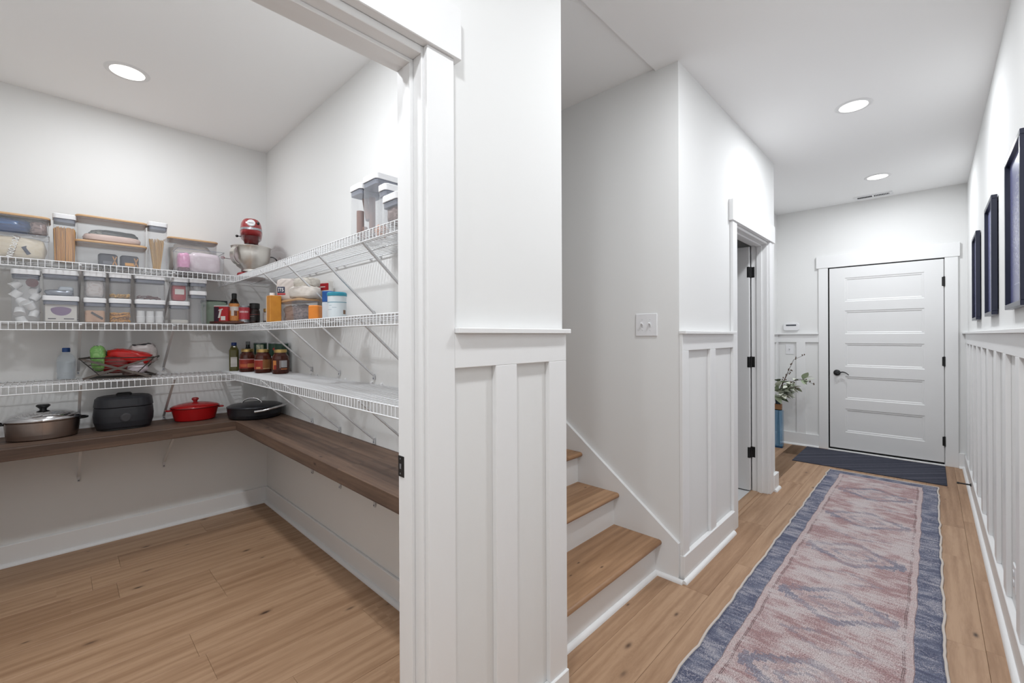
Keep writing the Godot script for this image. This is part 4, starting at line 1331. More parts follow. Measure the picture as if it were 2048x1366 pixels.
func wire_basket():
	var t := thing("wire_basket", "bronze wire basket with crossed flat bars on the third shelf", "basket", LP(S3, 0.268, -3.60), PI / 2 - 0.25)
	var bm := mat(col(104, 96, 90), 0.45, 0.4)
	var dm := mat(col(52, 48, 44), 0.5, 0.3)
	var st := nst()
	box(st, Vector3(-0.145, 0.004, -0.085), Vector3(0.145, 0.008, 0.085), 0.001)
	obj("tray", st, dm, t)
	# feet and top frame
	for z in [-0.09, 0.09]:
		st = nst()
		bar(st, Vector3(-0.155, 0.003, z), Vector3(0.17, 0.124, z), Vector3.BACK, 0.004, 0.013)
		obj("cross_bar", st, bm, t)
		st = nst()
		bar(st, Vector3(0.155, 0.003, z + 0.003), Vector3(-0.17, 0.124, z + 0.003), Vector3.BACK, 0.004, 0.013)
		obj("cross_bar", st, bm, t)
	for e in [[Vector3(-0.17, 0.124, 0.095), Vector3(0.17, 0.124, 0.095)], [Vector3(-0.17, 0.124, -0.095), Vector3(0.17, 0.124, -0.095)], [Vector3(-0.17, 0.124, -0.095), Vector3(-0.17, 0.124, 0.095)], [Vector3(0.17, 0.124, -0.095), Vector3(0.17, 0.124, 0.095)]]:
		obj("rim_wire", tb([e[0], e[1]], 0.0035, 6), dm, t)
	for s in [-1.0, 1.0]:
		for k in 4:
			var f := (k + 1) / 5.0
			obj("side_wire", tb([Vector3(s * lerpf(0.08, 0.17, f), 0.02 + 0.104 * f, -0.095), Vector3(s * lerpf(0.08, 0.17, f), 0.02 + 0.104 * f, 0.095)], 0.002, 5), dm, t)
		obj("end_wire", tb([Vector3(s * 0.08, 0.02, 0.09), Vector3(s * 0.17, 0.124, 0.095)], 0.003, 6), dm, t)
		obj("end_wire", tb([Vector3(s * 0.08, 0.02, -0.09), Vector3(s * 0.17, 0.124, -0.095)], 0.003, 6), dm, t)
	for k in 5:
		var f := k / 5.0
		obj("long_wire", tb([Vector3(-lerpf(0.08, 0.17, f), 0.02 + 0.104 * f, 0.088), Vector3(lerpf(0.08, 0.17, f), 0.02 + 0.104 * f, 0.088)], 0.0018, 5), bm, t)
	var bt: Vector3 = t.position
	var g := "snack bags in the wire basket"
	var B := func(called: String, label: String, at: Vector3, half: Vector3, m: Material, sd: int, cr: float, rot: Vector3):
		var o := thing(called, label, "snack bag", bt + Vector3(at.z, at.y, -at.x).rotated(Vector3.UP, -0.25), PI / 2 - 0.25, g)
		o.rotation = Vector3(0, PI / 2 - 0.25, 0)
		var b := obj("bag", pil(half, cr, sd, 0.6), m, o)
		b.rotation = rot
		return o
	B.call("snack_bag", "shiny bright red snack bag lying across the wire basket", Vector3(0.035, 0.088, 0.0), Vector3(0.105, 0.040, 0.06), textured(print_image(col(196, 24, 22), [[0.66, 0.45, 0.76, 0.6, col(30, 24, 24)], [0.69, 0.48, 0.73, 0.57, col(236, 230, 226)]], 3, 0.2, col(150, 16, 18)), 0.16), 71, 0.16, Vector3(0, 0, -0.2))
	B.call("snack_bag", "upright lime green bag at the left end of the wire basket", Vector3(-0.092, 0.045, 0.03), Vector3(0.034, 0.075, 0.034), textured(print_image(col(122, 176, 96), [], 4, 0.5, col(170, 206, 140)), 0.25), 72, 0.14, Vector3(0, 0, 0.08))
	B.call("snack_bag", "dark red bag standing behind the green bag in the basket", Vector3(-0.02, 0.03, 0.02), Vector3(0.06, 0.055, 0.045), mat(col(138, 26, 28), 0.2), 73, 0.14, Vector3(0, 0, 0))
	B.call("snack_bag", "grey and black folded bag at the right back of the basket", Vector3(0.105, 0.075, -0.035), Vector3(0.07, 0.065, 0.03), textured(print_image(col(190, 182, 180), [[0.1, 0.1, 0.95, 0.22, col(36, 34, 38)], [0.60, 0.35, 0.70, 0.5, col(52, 48, 58)]], 5, 0.3, col(168, 152, 152)), 0.35), 74, 0.22, Vector3(0, 0.15, 0.1))
	B.call("snack_bag", "white and pink bag showing through the right side wires", Vector3(0.10, 0.022, 0.03), Vector3(0.045, 0.038, 0.045), textured(print_image(col(222, 210, 218), [[0.55, 0.3, 0.75, 0.7, col(196, 156, 184)]], 6, 0.2), 0.3), 75, 0.12, Vector3(0, 0, 0.5))
	B.call("snack_bag", "dark navy folded bag top poking up beside the green bag", Vector3(-0.055, 0.132, -0.01), Vector3(0.04, 0.016, 0.03), mat(col(44, 46, 62), 0.3), 76, 0.2, Vector3(0, 0, 0.2))
	B.call("snack_bag", "small brown and black wrapper under the crossed bars", Vector3(0.055, 0.009, 0.045), Vector3(0.045, 0.014, 0.025), textured(print_image(col(70, 44, 38), [[0.55, 0.3, 0.7, 0.7, col(170, 60, 48)]], 7, 0.5, col(186, 172, 166)), 0.3), 77, 0.15, Vector3(0, 0, -0.12))

func mixer():
	var t := thing("stand_mixer", "glossy red stand mixer with a steel bowl in the top shelf corner", "mixer", LP(S1, 0.935, -3.425), 1.30)
	# base plate and column
	obj("base", rp(0.088, 0.150, 0.085, [[0.0, 0.002], [0.006, 0.0], [0.024, 0.004], [0.032, 0.018]], true, true, Vector3(0, 0, -0.04)), M.red, t)
	var st := nst()
	rprism(st, Vector3(0, 0, -0.128), 0.052, 0.05, 0.045, [[0.028, -0.012], [0.06, 0.0], [0.20, 0.0], [0.255, 0.004]])
	obj("column", st, M.red, t)
	# head: bulging body along z
	st = nst()
	st.set_smooth_group(3)
	var zs = [-0.215, -0.205, -0.18, -0.12, -0.02, 0.06, 0.105, 0.128, 0.138]
	var rs = [0.0, 0.030, 0.052, 0.066, 0.0675, 0.064, 0.056, 0.040, 0.0]
	var rings = []
	for i in zs.size():
		var ring = []
		for k in 28:
			var a := TAU * k / 28
			var sx := signf(cos(a)) * pow(absf(cos(a)), 0.62)
			var sy := signf(sin(a)) * pow(absf(sin(a)), 0.8 if sin(a) > 0 else 0.55)
			ring.append(Vector3(rs[i] * sx, 0.318 + rs[i] * sy * (1.30 if sin(a) > 0 else 0.72), zs[i]))
		rings.append(ring)
	for i in zs.size() - 1:
		for k in 28:
			var a: Vector3 = rings[i][k]
			var b: Vector3 = rings[i][(k + 1) % 28]
			var c: Vector3 = rings[i + 1][(k + 1) % 28]
			var d: Vector3 = rings[i + 1][k]
			qn(st, a, b, c, d, (a + b + c + d) * 0.25 - Vector3(0, 0.318, -0.03))
	obj("head", st, M.red, t)
	# silver band round the head
	st = nst()
	st.set_smooth_group(3)
	var bz = [[-0.17, 0.0575], [-0.12, 0.0662], [-0.02, 0.0682], [0.06, 0.0648], [0.105, 0.0568], [0.128, 0.0415], [0.136, 0.02]]
	for s in [-1.0, 1.0]:
		for i in bz.size() - 1:
			var p := Vector3(s * (bz[i][1] * 0.98 + 0.001), 0, bz[i][0] + (0.0015 if i > 3 else 0.0))
			var q := Vector3(s * (bz[i + 1][1] * 0.98 + 0.001), 0, bz[i + 1][0] + 0.0015)
			qn(st, p + Vector3.UP * 0.311, q + Vector3.UP * 0.311, q + Vector3.UP * 0.325, p + Vector3.UP * 0.325, Vector3(s, 0, 0.5))
	var e0 := Vector3(-0.0206, 0.311, 0.1375)
	qn(st, e0, Vector3(0.0206, 0.311, 0.1375), Vector3(0.0206, 0.325, 0.1375), Vector3(-0.0206, 0.325, 0.1375), Vector3.BACK)
	obj("band", st, M.silver, t)
	var hub := obj("hub_cap", lat([Vector2(0.024, -0.03), Vector2(0.025, 0.0), Vector2(0.022, 0.004), Vector2(0.0, 0.004)], 28), M.plastic, t)
	hub.position = Vector3(0.0, 0.356, 0.134)
	hub.rotation.x = PI / 2 - 0.35
	st = nst()
	box(st, Vector3(-0.015, -0.0025, 0), Vector3(0.015, 0.0025, 0.001))
	var hl := obj("badge_print", st, M.silver, t)
	hl.position = Vector3(0.0, 0.354, 0.1388)
	hl.rotation.x = -0.35
	st = nst()
	pillow(st, Vector3(0.040, 0.358, 0.118), Vector3(0.010, 0.010, 0.014), 0.9, 0.0, 1, 12, 8)
	obj("hub_knob", st, M.black, t)
	st = nst()
	tube(st, [Vector3(-0.060, 0.285, -0.01), Vector3(-0.078, 0.285, -0.005)], 0.003, 6)
	pillow(st, Vector3(-0.085, 0.285, -0.004), Vector3(0.009, 0.009, 0.009), 1.0, 0.0, 1, 12, 8)
	obj("speed_knob", st, M.black, t)
	obj("mixer_housing", lat([Vector2(0.030, 0.222), Vector2(0.040, 0.226), Vector2(0.047, 0.25), Vector2(0.050, 0.285)], 28), M.enameldark, t).position = Vector3(0, 0, 0.055)
	# beater shaft
	obj("beater", lat([Vector2(0.012, 0.17), Vector2(0.014, 0.20), Vector2(0.018, 0.23)], 20), M.silver, t).position = Vector3(0, 0, 0.055)
	# bowl with handle
	var bc := Vector3(0, 0.034, 0.048)
	obj("bowl", lat([Vector2(0.0, 0.012), Vector2(0.058, 0.012), Vector2(0.060, 0.016), Vector2(0.085, 0.035), Vector2(0.108, 0.075), Vector2(0.116, 0.12), Vector2(0.118, 0.165), Vector2(0.122, 0.168), Vector2(0.118, 0.170), Vector2(0.113, 0.165), Vector2(0.110, 0.12)], 56, true, 1, 1, bc), M.steel, t)
	obj("bowl_foot", lat([Vector2(0.060, -0.002), Vector2(0.060, 0.014)], 40, false, 1, 1, bc), M.steel, t)
	var hp = []
	for k in 13:
		var a := -PI * 0.5 + PI * k / 12
		hp.append(bc + Vector3(-0.74, 0, 0.67) * (0.104 + 0.046 * cos(a)) + Vector3(0, 0.100 + 0.060 * sin(a), 0))
	st = nst()
	for i in hp.size() - 1:
		bar(st, hp[i], hp[i + 1], Vector3(0.67, 0, 0.74), 0.030, 0.0035)
	obj("bowl_handle", st, M.steel, t)
	st = nst()
	pillow(st, Vector3(-0.168, 0.13, -0.016), Vector3(0.012, 0.012, 0.012), 1.0, 0.0, 1, 12, 8)
	obj("lock_knob", st, M.red, t)
	obj("lock_lever", tb([Vector3(-0.050, 0.13, -0.10), Vector3(-0.165, 0.13, -0.02)], 0.0022, 6), M.chrome, t)
	var cp = []
	for k in 13:
		var a := PI * 0.75 - PI * 1.35 * k / 12
		cp.append(Vector3(0.125 + 0.040 * cos(a), 0.12 + 0.045 * sin(a), -0.06))
	obj("power_cord", tb(cp, 0.0045, 8), M.black, t)
	var sh := thing("pouring_shield", "clear round pouring shield leaning behind the mixer bowl", "shield", LP(S1, 1.072, -3.33), 0.35)
	var so := obj("disc", lat([Vector2(0.040, 0.0), Vector2(0.075, 0.004), Vector2(0.105, 0.012), Vector2(0.112, 0.012)], 40, true), clear(col(216, 218, 222), 0.14), sh)
	so.position = Vector3(0, 0.113, 0.0)
	so.rotation.x = PI / 2 - 0.3

func side_items():
	mixer()
	# ---------------- top shelf, right wall
	var g := "clear canisters with white lids"
	canister("tall canister of cinnamon sticks, leftmost on the right top shelf", LP(S1, 0.955, -1.815), 0.0, 0.098, 0.11, 0.252)
	var cs := thing("cinnamon_sticks", "tall brown cinnamon sticks leaning in the leftmost canister", "spice", LP(S1 + 0.004, 0.955, -1.815), 0.0)
	var cm := mat(col(130, 84, 62), 0.7)
	for e in [[Vector3(0.0, 0.01, 0.03), Vector3(0.0, 0.135, 0.03), 0.016], [Vector3(0.015, 0.10, 0.0), Vector3(-0.028, 0.215, -0.005), 0.013], [Vector3(0.03, 0.012, -0.01), Vector3(0.012, 0.22, -0.02), 0.014], [Vector3(0.034, 0.012, 0.025), Vector3(0.03, 0.06, 0.025), 0.011]]:
		var st := nst()
		tube(st, [e[0], e[1]], e[2], 10, 3, false)
		tube(st, [e[0] + Vector3(0.004, 0, 0.004), e[1] + Vector3(0.004, 0, 0.004)], e[2] * 0.55, 8, 3, true)
		obj("stick", st, cm, cs)
	canister("large square canister with an orange lump on the right top shelf", LP(S1, 0.962, -1.688), 0.0, 0.116, 0.125, 0.262)
	var dl := thing("dried_fruit", "orange dried fruit lump at the bottom of the large canister", "fruit", LP(S1 + 0.004, 0.945, -1.668), 0.0)
	obj("lump", pil(Vector3(0.028, 0.026, 0.026), 0.2, 81, 0.9), mat(col(216, 146, 108), 0.6), dl)
	canister("narrow canister in front of the large square one on the top shelf", LP(S1, 0.935, -1.552), 0.0, 0.060, 0.11, 0.184)
	canister("short canister with brown contents beside the doorway edge", LP(S1, 0.905, -1.435), 0.0, 0.108, 0.12, 0.112)
	wrapper("nut_bag", "brown speckled bag inside the short canister by the doorway", "food bag", LP(S1 + 0.004, 0.905, -1.435), 0.0, Vector3(0.045, 0.036, 0.05), textured(print_image(col(122, 100, 94), [], 14, 0.6, col(176, 156, 150)), 0.4), 82, 0.2)

	# ---------------- second shelf, corner turntable
	var tt := thing("turntable", "low round brown turntable in the corner of the second shelf", "turntable", LP(S2, 0.872, -3.60), 0.0)
	obj("base", lat([Vector2(0.0, 0.0), Vector2(0.07, 0.0), Vector2(0.07, 0.008), Vector2(0.0, 0.008)], 32), M.black, tt)
	obj("plate", lat([Vector2(0.0, 0.008), Vector2(0.140, 0.008), Vector2(0.146, 0.012), Vector2(0.146, 0.024), Vector2(0.141, 0.024), Vector2(0.139, 0.016), Vector2(0.0, 0.016)], 48), mat(col(98, 60, 46), 0.45), tt)
	var Y := S2 + 0.016
	var face := 1.30
	var bt := thing("broth_carton", "square red and dark purple tin with a white rim on the turntable", "tin", LP(Y, 0.785, -3.525), 0.95)
	obj("tin", cbox(0.085, 0.108, 0.055, 0.003), mat(col(176, 26, 34), 0.35), bt)
	var st := nst()
	box(st, Vector3(-0.0428, 0.004, -0.0276), Vector3(-0.012, 0.104, 0.0277))
	obj("dark_side", st, mat(col(52, 28, 44), 0.35), bt)
	obj("lid", cbox(0.088, 0.006, 0.058, 0.002, 0.108), M.white, bt)
	st = nst()
	box(st, Vector3(0.0, 0.014, 0.0272), Vector3(0.028, 0.042, 0.0283))
	obj("printed_patch", st, M.paper, bt)
	st = nst()
	bar(st, Vector3(-0.012, 0.03, 0.0282), Vector3(0.0, 0.085, 0.0282), Vector3(1, 0, 0), 0.012, 0.001)
	bar(st, Vector3(-0.014, 0.082, 0.0282), Vector3(0.012, 0.09, 0.0282), Vector3(0, 1, 0), 0.008, 0.001)
	obj("printed_figure", st, M.paper, bt)
	var sy := thing("syrup_bottle", "tall syrup bottle with a black top and orange label on the turntable", "bottle", LP(Y, 0.852, -3.515), face)
	obj("body", lat([Vector2(0.0, 0.0), Vector2(0.029, 0.0), Vector2(0.031, 0.004), Vector2(0.031, 0.125), Vector2(0.027, 0.14), Vector2(0.014, 0.168), Vector2(0.0, 0.168)], 26), mat(col(28, 20, 16), 0.12), sy)
	obj("cap", lat([Vector2(0.0, 0.166), Vector2(0.0155, 0.166), Vector2(0.0155, 0.2), Vector2(0.013, 0.204), Vector2(0.0, 0.204)], 20), M.black, sy)
	obj("label", lat([Vector2(0.0316, 0.012), Vector2(0.0316, 0.132)], 26), textured(print_image(col(206, 132, 66), [[0.0, 0.18, 1.0, 0.42, col(206, 200, 194)], [0.9, 0.42, 1.0, 0.72, col(206, 200, 194)], [0.0, 0.42, 0.1, 0.72, col(110, 62, 44)]], 3, 0.15), 0.5), sy)
	var r2 := thing("cocoa_tin", "round red tin with a silver rim on the turntable", "tin", LP(Y, 0.908, -3.49), face)
	obj("tin", lat([Vector2(0.0, 0.0), Vector2(0.035, 0.0), Vector2(0.036, 0.004), Vector2(0.035, 0.008), Vector2(0.035, 0.108), Vector2(0.036, 0.112), Vector2(0.034, 0.117), Vector2(0.0, 0.115)], 30), M.silver, r2)
	obj("label", lat([Vector2(0.0354, 0.022), Vector2(0.0354, 0.106)], 30), textured(print_image(col(176, 56, 66), [[0.85, 0.3, 1.0, 0.45, col(214, 170, 172)], [0.0, 0.3, 0.12, 0.45, col(214, 170, 172)]], 8, 0.25, col(206, 120, 126)), 0.3), r2)
	var bj := thing("pepper_grinder", "dark brown jar with a silver-topped black lid on the turntable", "jar", LP(Y, 0.968, -3.475), face)
	obj("jar", lat([Vector2(0.0, 0.0), Vector2(0.031, 0.0), Vector2(0.033, 0.004), Vector2(0.033, 0.08), Vector2(0.027, 0.098), Vector2(0.0, 0.098)], 26), mat(col(40, 24, 22), 0.15), bj)
	obj("label", lat([Vector2(0.0335, 0.014), Vector2(0.0335, 0.07)], 26), textured(print_image(col(30, 26, 26), [[0.8, 0.2, 1.0, 0.25, col(150, 70, 66)], [0.8, 0.45, 1.0, 0.5, col(150, 140, 136)], [0.0, 0.2, 0.2, 0.25, col(150, 70, 66)]], 2), 0.4), bj)
	obj("lid", lat([Vector2(0.031, 0.098), Vector2(0.032, 0.102), Vector2(0.032, 0.136), Vector2(0.0, 0.136)], 26), M.black, bj)
	obj("lid_top", lat([Vector2(0.0, 0.1355), Vector2(0.026, 0.1375), Vector2(0.024, 0.139), Vector2(0.0, 0.139)], 26), M.silver, bj)
	var gp := thing("tea_pouch", "pale green pouch with a dark green top behind the red tin", "pouch", LP(S2, 0.775, -3.715), face + 0.1)
	obj("pouch", pil(Vector3(0.078, 0.085, 0.03), 0.05, 91, 0.35), mat(col(142, 160, 142), 0.5), gp)
	st = nst()
	box(st, Vector3(-0.08, 0.152, -0.006), Vector3(0.08, 0.178, 0.006), 0.003)
	obj("top_strip", st, mat(col(24, 48, 48), 0.4), gp)
	st = nst()
	box(st, Vector3(-0.066, 0.126, 0.028), Vector3(-0.046, 0.144, 0.0312), 0.0005)
	obj("printed_patch", st, mat(col(52, 98, 66), 0.5), gp)
	var gj := thing("spice_jar", "squat jar with a gold lid beside the orange carton", "jar", LP(S2, 1.03, -3.36), face)
	obj("jar", lat([Vector2(0.0, 0.0), Vector2(0.038, 0.0), Vector2(0.040, 0.004), Vector2(0.040, 0.082), Vector2(0.034, 0.09), Vector2(0.0, 0.09)], 28), textured(print_image(col(92, 84, 80), [[0.8, 0.35, 1.0, 0.55, col(176, 170, 166)], [0.0, 0.55, 1.0, 0.62, col(48, 44, 44)]], 5, 0.5, col(138, 130, 126)), 0.2), gj)
	obj("lid", lat([Vector2(0.037, 0.09), Vector2(0.038, 0.093), Vector2(0.038, 0.112), Vector2(0.0, 0.114)], 28), M.gold, gj)
	# ---------------- second shelf, right wall
	var oc := thing("juice_carton", "tall orange carton with a white cap beside the spice jar", "carton", LP(S2, 0.874, -2.775), 0.0)
	obj("carton", cbox(0.066, 0.155, 0.062, 0.003), textured(print_image(col(204, 138, 52), [[0.5, 0.1, 0.9, 0.14, col(160, 92, 32)], [0.5, 0.3, 0.9, 0.34, col(160, 92, 32)]], 6, 0.3, col(184, 116, 40)), 0.4), oc)
	st = nst()
	box(st, Vector3(-0.0337, 0.003, -0.0305), Vector3(-0.0225, 0.152, 0.0316))
	obj("pale_side", st, mat(col(216, 196, 176), 0.5), oc)
	obj("cap", lat([Vector2(0.014, 0.155), Vector2(0.014, 0.172), Vector2(0.0, 0.172)], 18), M.white, oc).position = Vector3(-0.012, 0, 0.005)
	bamboo_box("wide bamboo-lidded box of brown bags on the second shelf", LP(S2, 0.972, -2.672), 0.0, 0.33, 0.118, 0.128)
	wrapper("brown_bag", "crinkled clear bag of brown food inside the wide bamboo-lidded box", "food bag", LP(S2 + 0.004, 0.972, -2.672), 0.0, Vector3(0.14, 0.046, 0.044), textured(print_image(col(142, 122, 118), [], 16, 0.75, col(88, 70, 70)), 0.22), 84, 0.2)
	var yl := S2 + 0.128
	var gb := thing("grits_bag", "upright pale bag with a dark blue label on the bamboo lid", "food bag", LP(yl, 0.955, -2.765), 0.75)
	obj("bag", pil(Vector3(0.064, 0.066, 0.034), 0.07, 85, 0.42), mat(col(212, 202, 196), 0.45), gb)
	st = nst()
	box(st, Vector3(-0.052, 0.046, 0.031), Vector3(-0.008, 0.082, 0.0352), 0.001)
	obj("label", st, mat(col(40, 46, 78), 0.4), gb)
	lettering("ITS", 0.030, M.white, gb, Vector3(-0.030, 0.064, 0.0356), Vector3.ZERO, 0.8)
	st = nst()
	box(st, Vector3(-0.052, 0.034, 0.031), Vector3(-0.004, 0.044, 0.0352), 0.001)
	obj("red_stripe", st, mat(col(190, 48, 60), 0.4), gb)
	wrapper("flour_bag", "plump white flour bag slumped over the bamboo lid", "food bag", LP(yl, 0.968, -2.562), 0.35, Vector3(0.088, 0.036, 0.05), textured(print_image(col(222, 214, 206), [[0.55, 0.25, 0.68, 0.5, col(168, 112, 110)]], 17, 0.2, col(196, 184, 174)), 0.5), 86, 0.14)
	wrapper("flour_bag", "folded cream bag lying on top of the other bags under the top shelf", "food bag", LP(yl + 0.066, 0.985, -2.575), 0.35, Vector3(0.07, 0.028, 0.045), textured(print_image(col(208, 202, 192), [[0.6, 0.3, 0.64, 0.6, col(120, 108, 104)], [0.66, 0.3, 0.68, 0.6, col(120, 108, 104)]], 18, 0.3, col(180, 172, 160)), 0.5), 87, 0.18)
	var rb := thing("red_box", "upright white box with a red band behind the flour bags", "box", LP(S2, 1.088, -2.57), 0.3)
	obj("carton", cbox(0.095, 0.240, 0.036, 0.002), M.paper, rb)
	st = nst()
	box(st, Vector3(-0.046, 0.186, 0.0175), Vector3(0.0482, 0.226, 0.0188))
	obj("red_band", st, mat(col(168, 34, 42), 0.4), rb)
	st = nst()
	box(st, Vector3(-0.02, 0.203, 0.0185), Vector3(0.022, 0.208, 0.0192))
	obj("printed_line", st, M.paper, rb)
	var oj := thing("spice_box", "small bright orange container in front of the wide box", "container", LP(S2, 0.865, -2.157), 0.7)
	obj("body", rp(0.026, 0.026, 0.012, [[0.0, 0.001], [0.002, 0.0], [0.062, 0.0], [0.066, 0.004]]), textured(print_image(col(218, 130, 44), [[0.1, 0.3, 0.3, 0.36, col(150, 80, 24)], [0.1, 0.6, 0.3, 0.66, col(150, 80, 24)]], 4, 0.2, col(196, 108, 32)), 0.4), oj)
	var bl := thing("salt_carton", "white carton with a bright blue top beside the teal-lidded tub", "carton", LP(S2, 1.055, -2.445), 0.6)
	obj("carton", cbox(0.058, 0.108, 0.045, 0.003), textured(print_image(col(212, 218, 224), [[0.55, 0.2, 0.62, 0.7, col(96, 106, 128)], [0.6, 0.72, 0.68, 0.95, col(40, 100, 160)]], 5, 0.1), 0.4), bl)
	obj("top", cbox(0.058, 0.062, 0.045, 0.004, 0.1081), mat(col(30, 88, 160), 0.4), bl)
	var tc := thing("wipes_tub", "large round white tub with a teal lid on the second shelf", "tub", LP(S2, 0.94, -2.085), 0.6)
	obj("tub", lat([Vector2(0.0, 0.0), Vector2(0.041, 0.0), Vector2(0.0435, 0.004), Vector2(0.0435, 0.112), Vector2(0.0, 0.112)], 34), mat(col(214, 222, 226), 0.35), tc)
	obj("lid", lat([Vector2(0.0445, 0.110), Vector2(0.0455, 0.113), Vector2(0.0455, 0.124), Vector2(0.041, 0.129), Vector2(0.0, 0.130)], 34), mat(col(44, 144, 168), 0.35), tc)
	obj("printed_ring", lat([Vector2(0.0438, 0.078), Vector2(0.0438, 0.081)], 34), mat(col(70, 140, 160), 0.4), tc)
	obj("label", lat([Vector2(0.0437, 0.02), Vector2(0.0437, 0.07)], 34), textured(print_image(col(214, 222, 226), [[0.93, 0.1, 1.0, 0.14, col(150, 168, 180)], [0.0, 0.3, 0.08, 0.34, col(150, 168, 180)], [0.9, 0.5, 1.0, 0.54, col(150, 168, 180)], [0.2, 0.55, 0.27, 0.95, col(120, 92, 72)]], 3), 0.4), tc)

	# ---------------- third shelf, sauce jars and cans
	var sauce := func(label: String, x: float, d: float, turn: float, im: Image):
		var j := thing("sauce_jar", label, "jar", LP(S3, d, x), turn, "sauce jars on the third shelf")
		obj("jar", lat([Vector2(0.0, 0.0), Vector2(0.046, 0.0), Vector2(0.051, 0.006), Vector2(0.052, 0.02), Vector2(0.052, 0.098), Vector2(0.047, 0.118), Vector2(0.037, 0.134), Vector2(0.036, 0.142), Vector2(0.0, 0.142)], 32), M.sauce, j)
		obj("lid", lat([Vector2(0.0, 0.141), Vector2(0.039, 0.141), Vector2(0.039, 0.158), Vector2(0.036, 0.161), Vector2(0.0, 0.160)], 30), M.gold, j)
		obj("label", lat([Vector2(0.0525, 0.026), Vector2(0.0525, 0.092)], 32), textured(im, 0.4), j)
	sauce.call("left sauce jar of three with a whole red label", -3.507, 0.93, 1.3, print_image(col(150, 46, 38), [[0.0, 0.0, 1.0, 0.10, col(196, 160, 164)], [0.0, 0.5, 0.2, 0.9, col(206, 138, 84)], [0.85, 0.55, 1.0, 0.85, col(190, 96, 60)], [0.25, 0.0, 0.8, 1.0, col(70, 30, 20)]], 3, 0.3, col(196, 100, 58)))
	sauce.call("middle sauce jar of three, its label half red and half brown", -3.31, 0.972, 1.3, print_image(col(140, 96, 58), [[0.72, 0.08, 1.0, 1.0, col(162, 52, 40)], [0.72, 0.0, 1.0, 0.08, col(206, 180, 180)], [0.86, 0.75, 0.96, 0.95, col(214, 150, 100)], [0.0, 0.9, 0.14, 0.96, col(206, 184, 150)], [0.3, 0.0, 0.7, 1.0, col(70, 30, 20)]], 4, 0.15, col(186, 88, 56)))
	sauce.call("right sauce jar of three with a pale nutrition panel", -3.145, 1.03, 1.3, print_image(col(70, 30, 20), [[0.98, 0.05, 1.0, 0.8, col(196, 196, 198)], [0.0, 0.05, 0.13, 0.75, col(196, 198, 202)], [0.0, 0.85, 0.13, 0.97, col(206, 130, 80)], [0.84, 0.05, 0.92, 0.95, col(206, 132, 72)], [0.86, 0.5, 0.92, 0.95, col(150, 44, 36)]], 5))
	var ob := thing("oil_bottle", "slim oil bottle with a blue cap behind the left sauce jar", "bottle", LP(S3, 0.885, -3.665), 1.3)
	obj("body", rp(0.03, 0.022, 0.016, [[0.0, 0.002], [0.003, 0.0], [0.15, 0.0], [0.172, 0.010], [0.184, 0.014]]), mat(col(96, 92, 52), 0.12), ob)
	obj("cap", lat([Vector2(0.0, 0.183), Vector2(0.017, 0.183), Vector2(0.017, 0.206), Vector2(0.0, 0.206)], 20), mat(col(24, 52, 116), 0.4), ob)
	st = nst()
	box(st, Vector3(-0.02, 0.03, 0.0215), Vector3(0.02, 0.10, 0.0228))
	obj("label", st, M.paper, ob)
	var db := thing("dark_bottle", "dark bottle with a grey cap between oil bottle and green cans", "bottle", LP(S3, 0.985, -3.70), 1.3)
	obj("body", lat([Vector2(0.0, 0.0), Vector2(0.028, 0.0), Vector2(0.03, 0.004), Vector2(0.03, 0.13), Vector2(0.014, 0.17), Vector2(0.013, 0.192), Vector2(0.0, 0.192)], 24), mat(col(26, 36, 34), 0.12), db)
	obj("cap", lat([Vector2(0.0145, 0.188), Vector2(0.0145, 0.212), Vector2(0.0, 0.212)], 18), mat(col(120, 124, 124), 0.4), db)
	var cpos = [[-3.585, 1.035], [-3.40, 1.078], [-3.285, 1.083]]
	var names = ["green can with a cream panel behind the middle sauce jar", "green can with a red oval emblem behind the right sauce jar", "plain dark green can at the right end of the can row"]
	for k in 3:
		for lv in 2:
			var lab: String = names[k]
			if lv == 0: lab = ["lower green can with a cream panel, behind the middle sauce jar", "lower plain green can behind the right sauce jar", "plain dark green lower can hidden behind the right sauce jar"][k]
			var cn := thing("food_can", lab, "can", LP(S3 + 0.102 * lv, cpos[k][1], cpos[k][0]), 1.3, "green food cans on the third shelf")
			obj("can", lat([Vector2(0.0, 0.0), Vector2(0.043, 0.0), Vector2(0.0445, 0.003), Vector2(0.043, 0.006), Vector2(0.043, 0.096), Vector2(0.0445, 0.099), Vector2(0.043, 0.102), Vector2(0.0, 0.100)], 28), M.silver, cn)
			obj("label", lat([Vector2(0.0434, 0.007), Vector2(0.0434, 0.095)], 28), textured(print_image(col(26, 62, 46), ([[0.9, 0.1, 1.0, 0.8, col(192, 192, 168)], [0.0, 0.1, 0.08, 0.8, col(192, 192, 168)], [0.75, 0.1, 0.82, 0.9, col(176, 168, 140)]] if k == 0 else []), 6, 0.3, col(20, 46, 36)), 0.35), cn)
			if k == 1 and lv == 1:
				var em := obj("emblem", lat([Vector2(0.017, 0.0), Vector2(0.017, 0.0015), Vector2(0.0, 0.0015)], 24, false, 1.0, 0.72), mat(col(178, 56, 52), 0.4), cn)
				em.position = Vector3(0, 0.056, 0.0432)
				em.rotation.x = PI / 2

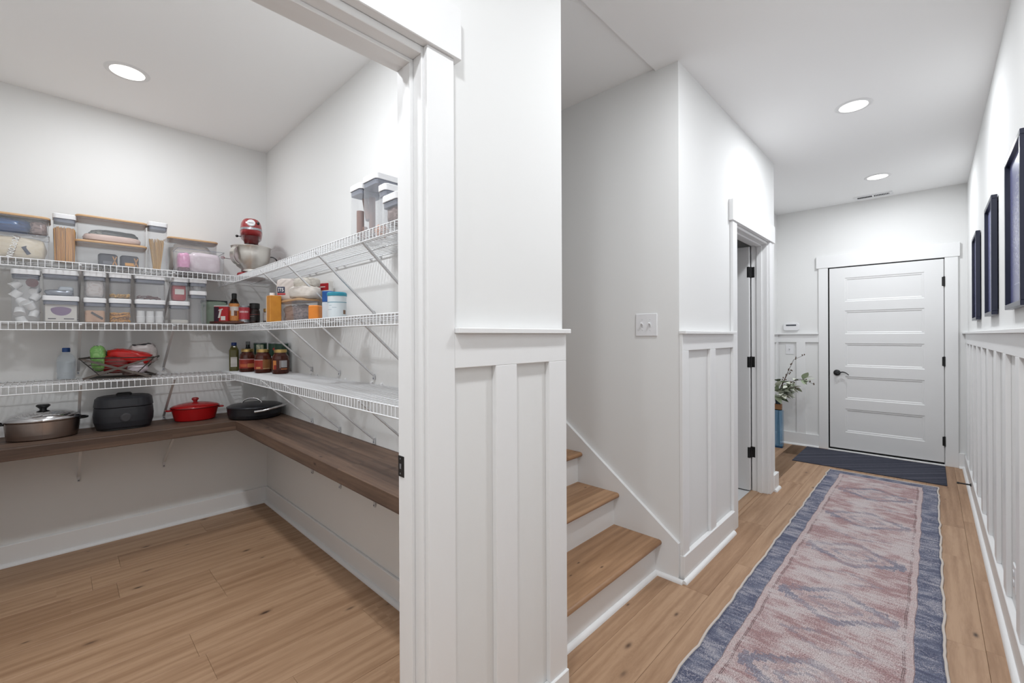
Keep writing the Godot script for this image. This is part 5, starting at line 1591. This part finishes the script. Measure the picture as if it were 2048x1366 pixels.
func build_pantry():
	var T := PI / 2
	var g := "white wire shelves on the pantry back wall"
	var g2 := "white wire shelves on the pantry side wall"
	var br = [0.082, 0.495, -0.33]
	var names = ["top", "second", "third"]
	var ys = [S1, S2, S3]
	for k in 3:
		wire_shelf(["topmost white wire shelf on the back wall, with the spaghetti canisters", "middle white wire shelf on the back wall, with the coffee pods", "lowest white wire shelf on the back wall, with the water bottle"][k], V(-3.785, ys[k], 0), T, -0.61, FD - 0.006, -3.785 * -1 + FX, br, g)
		wire_shelf(["topmost white wire shelf on the side wall, with the red mixer", "middle white wire shelf on the side wall, with the teal-lidded tub", "lowest white wire shelf on the side wall, with the sauce jars"][k], V(0, ys[k], 1.14), 0.0, -3.775, -1.16, 1.14 - FD, [-2.888, -2.487, -2.085, -1.66, -1.25], g2)
	wood_shelf("dark brown wooden shelf along the pantry back wall under the pots", V(-3.785, SW, 0), T, -0.61, 1.14, 0.425, br)
	wood_shelf("empty dark brown wooden shelf along the pantry side wall", V(0, SW, 1.14), 0.0, FX + 0.001, -1.10, 1.14 - 0.82, [-2.888, -2.487, -2.085, -1.66, -1.25])
	left_items()
	side_items()

func _ready():
	# camera
	var cam := Camera3D.new()
	cam.name = "camera"
	add_child(cam)
	cam.projection = Camera3D.PROJECTION_FRUSTUM
	cam.near = 0.05
	cam.far = 60.0
	cam.size = 0.05 * 1366.0 / 871.586
	cam.frustum_offset = Vector2(0, -11.0 / 1366.0 * cam.size)
	cam.position = Vector3(0, 1.2933, 0)
	cam.basis = Basis(Vector3.UP, 0.7658) * Basis(Vector3.BACK, -0.0042)
	cam.current = true
	# environment
	var we := WorldEnvironment.new()
	we.name = "environment"
	var env := Environment.new()
	env.background_mode = Environment.BG_COLOR
	env.background_color = Color(0.02, 0.02, 0.02)
	env.tonemap_mode = Environment.TONE_MAPPER_LINEAR
	env.tonemap_exposure = 1.0
	env.sdfgi_enabled = true
	env.ssao_enabled = true
	env.ssil_enabled = true
	we.environment = env
	add_child(we)
	make_materials()
	# lamps
	recessed_light(-0.35, 5.216, "small recessed ceiling light nearest the air vent and far door")
	recessed_light(-0.35, 3.495, "larger-looking recessed hallway ceiling light above the side door")
	recessed_light(-0.35, 1.774, "recessed hallway ceiling light just above the picture edge")
	recessed_light(-0.35, 0.053, "recessed hallway ceiling light overhead the viewer")
	recessed_light(-0.35, -1.668, "recessed hallway ceiling light behind the viewer")
	recessed_light(-3.157, 0.264, "recessed pantry ceiling light above the stocked shelves on the left", 0.47)
	recessed_light(-1.72, 0.264, "recessed pantry ceiling light hidden behind the doorway header", 1.36)
	# large structure
	build_shell()
	build_floor()
	build_trim()
	build_stairs()
	build_doors()
	# things
	build_hall()
	build_pantry()
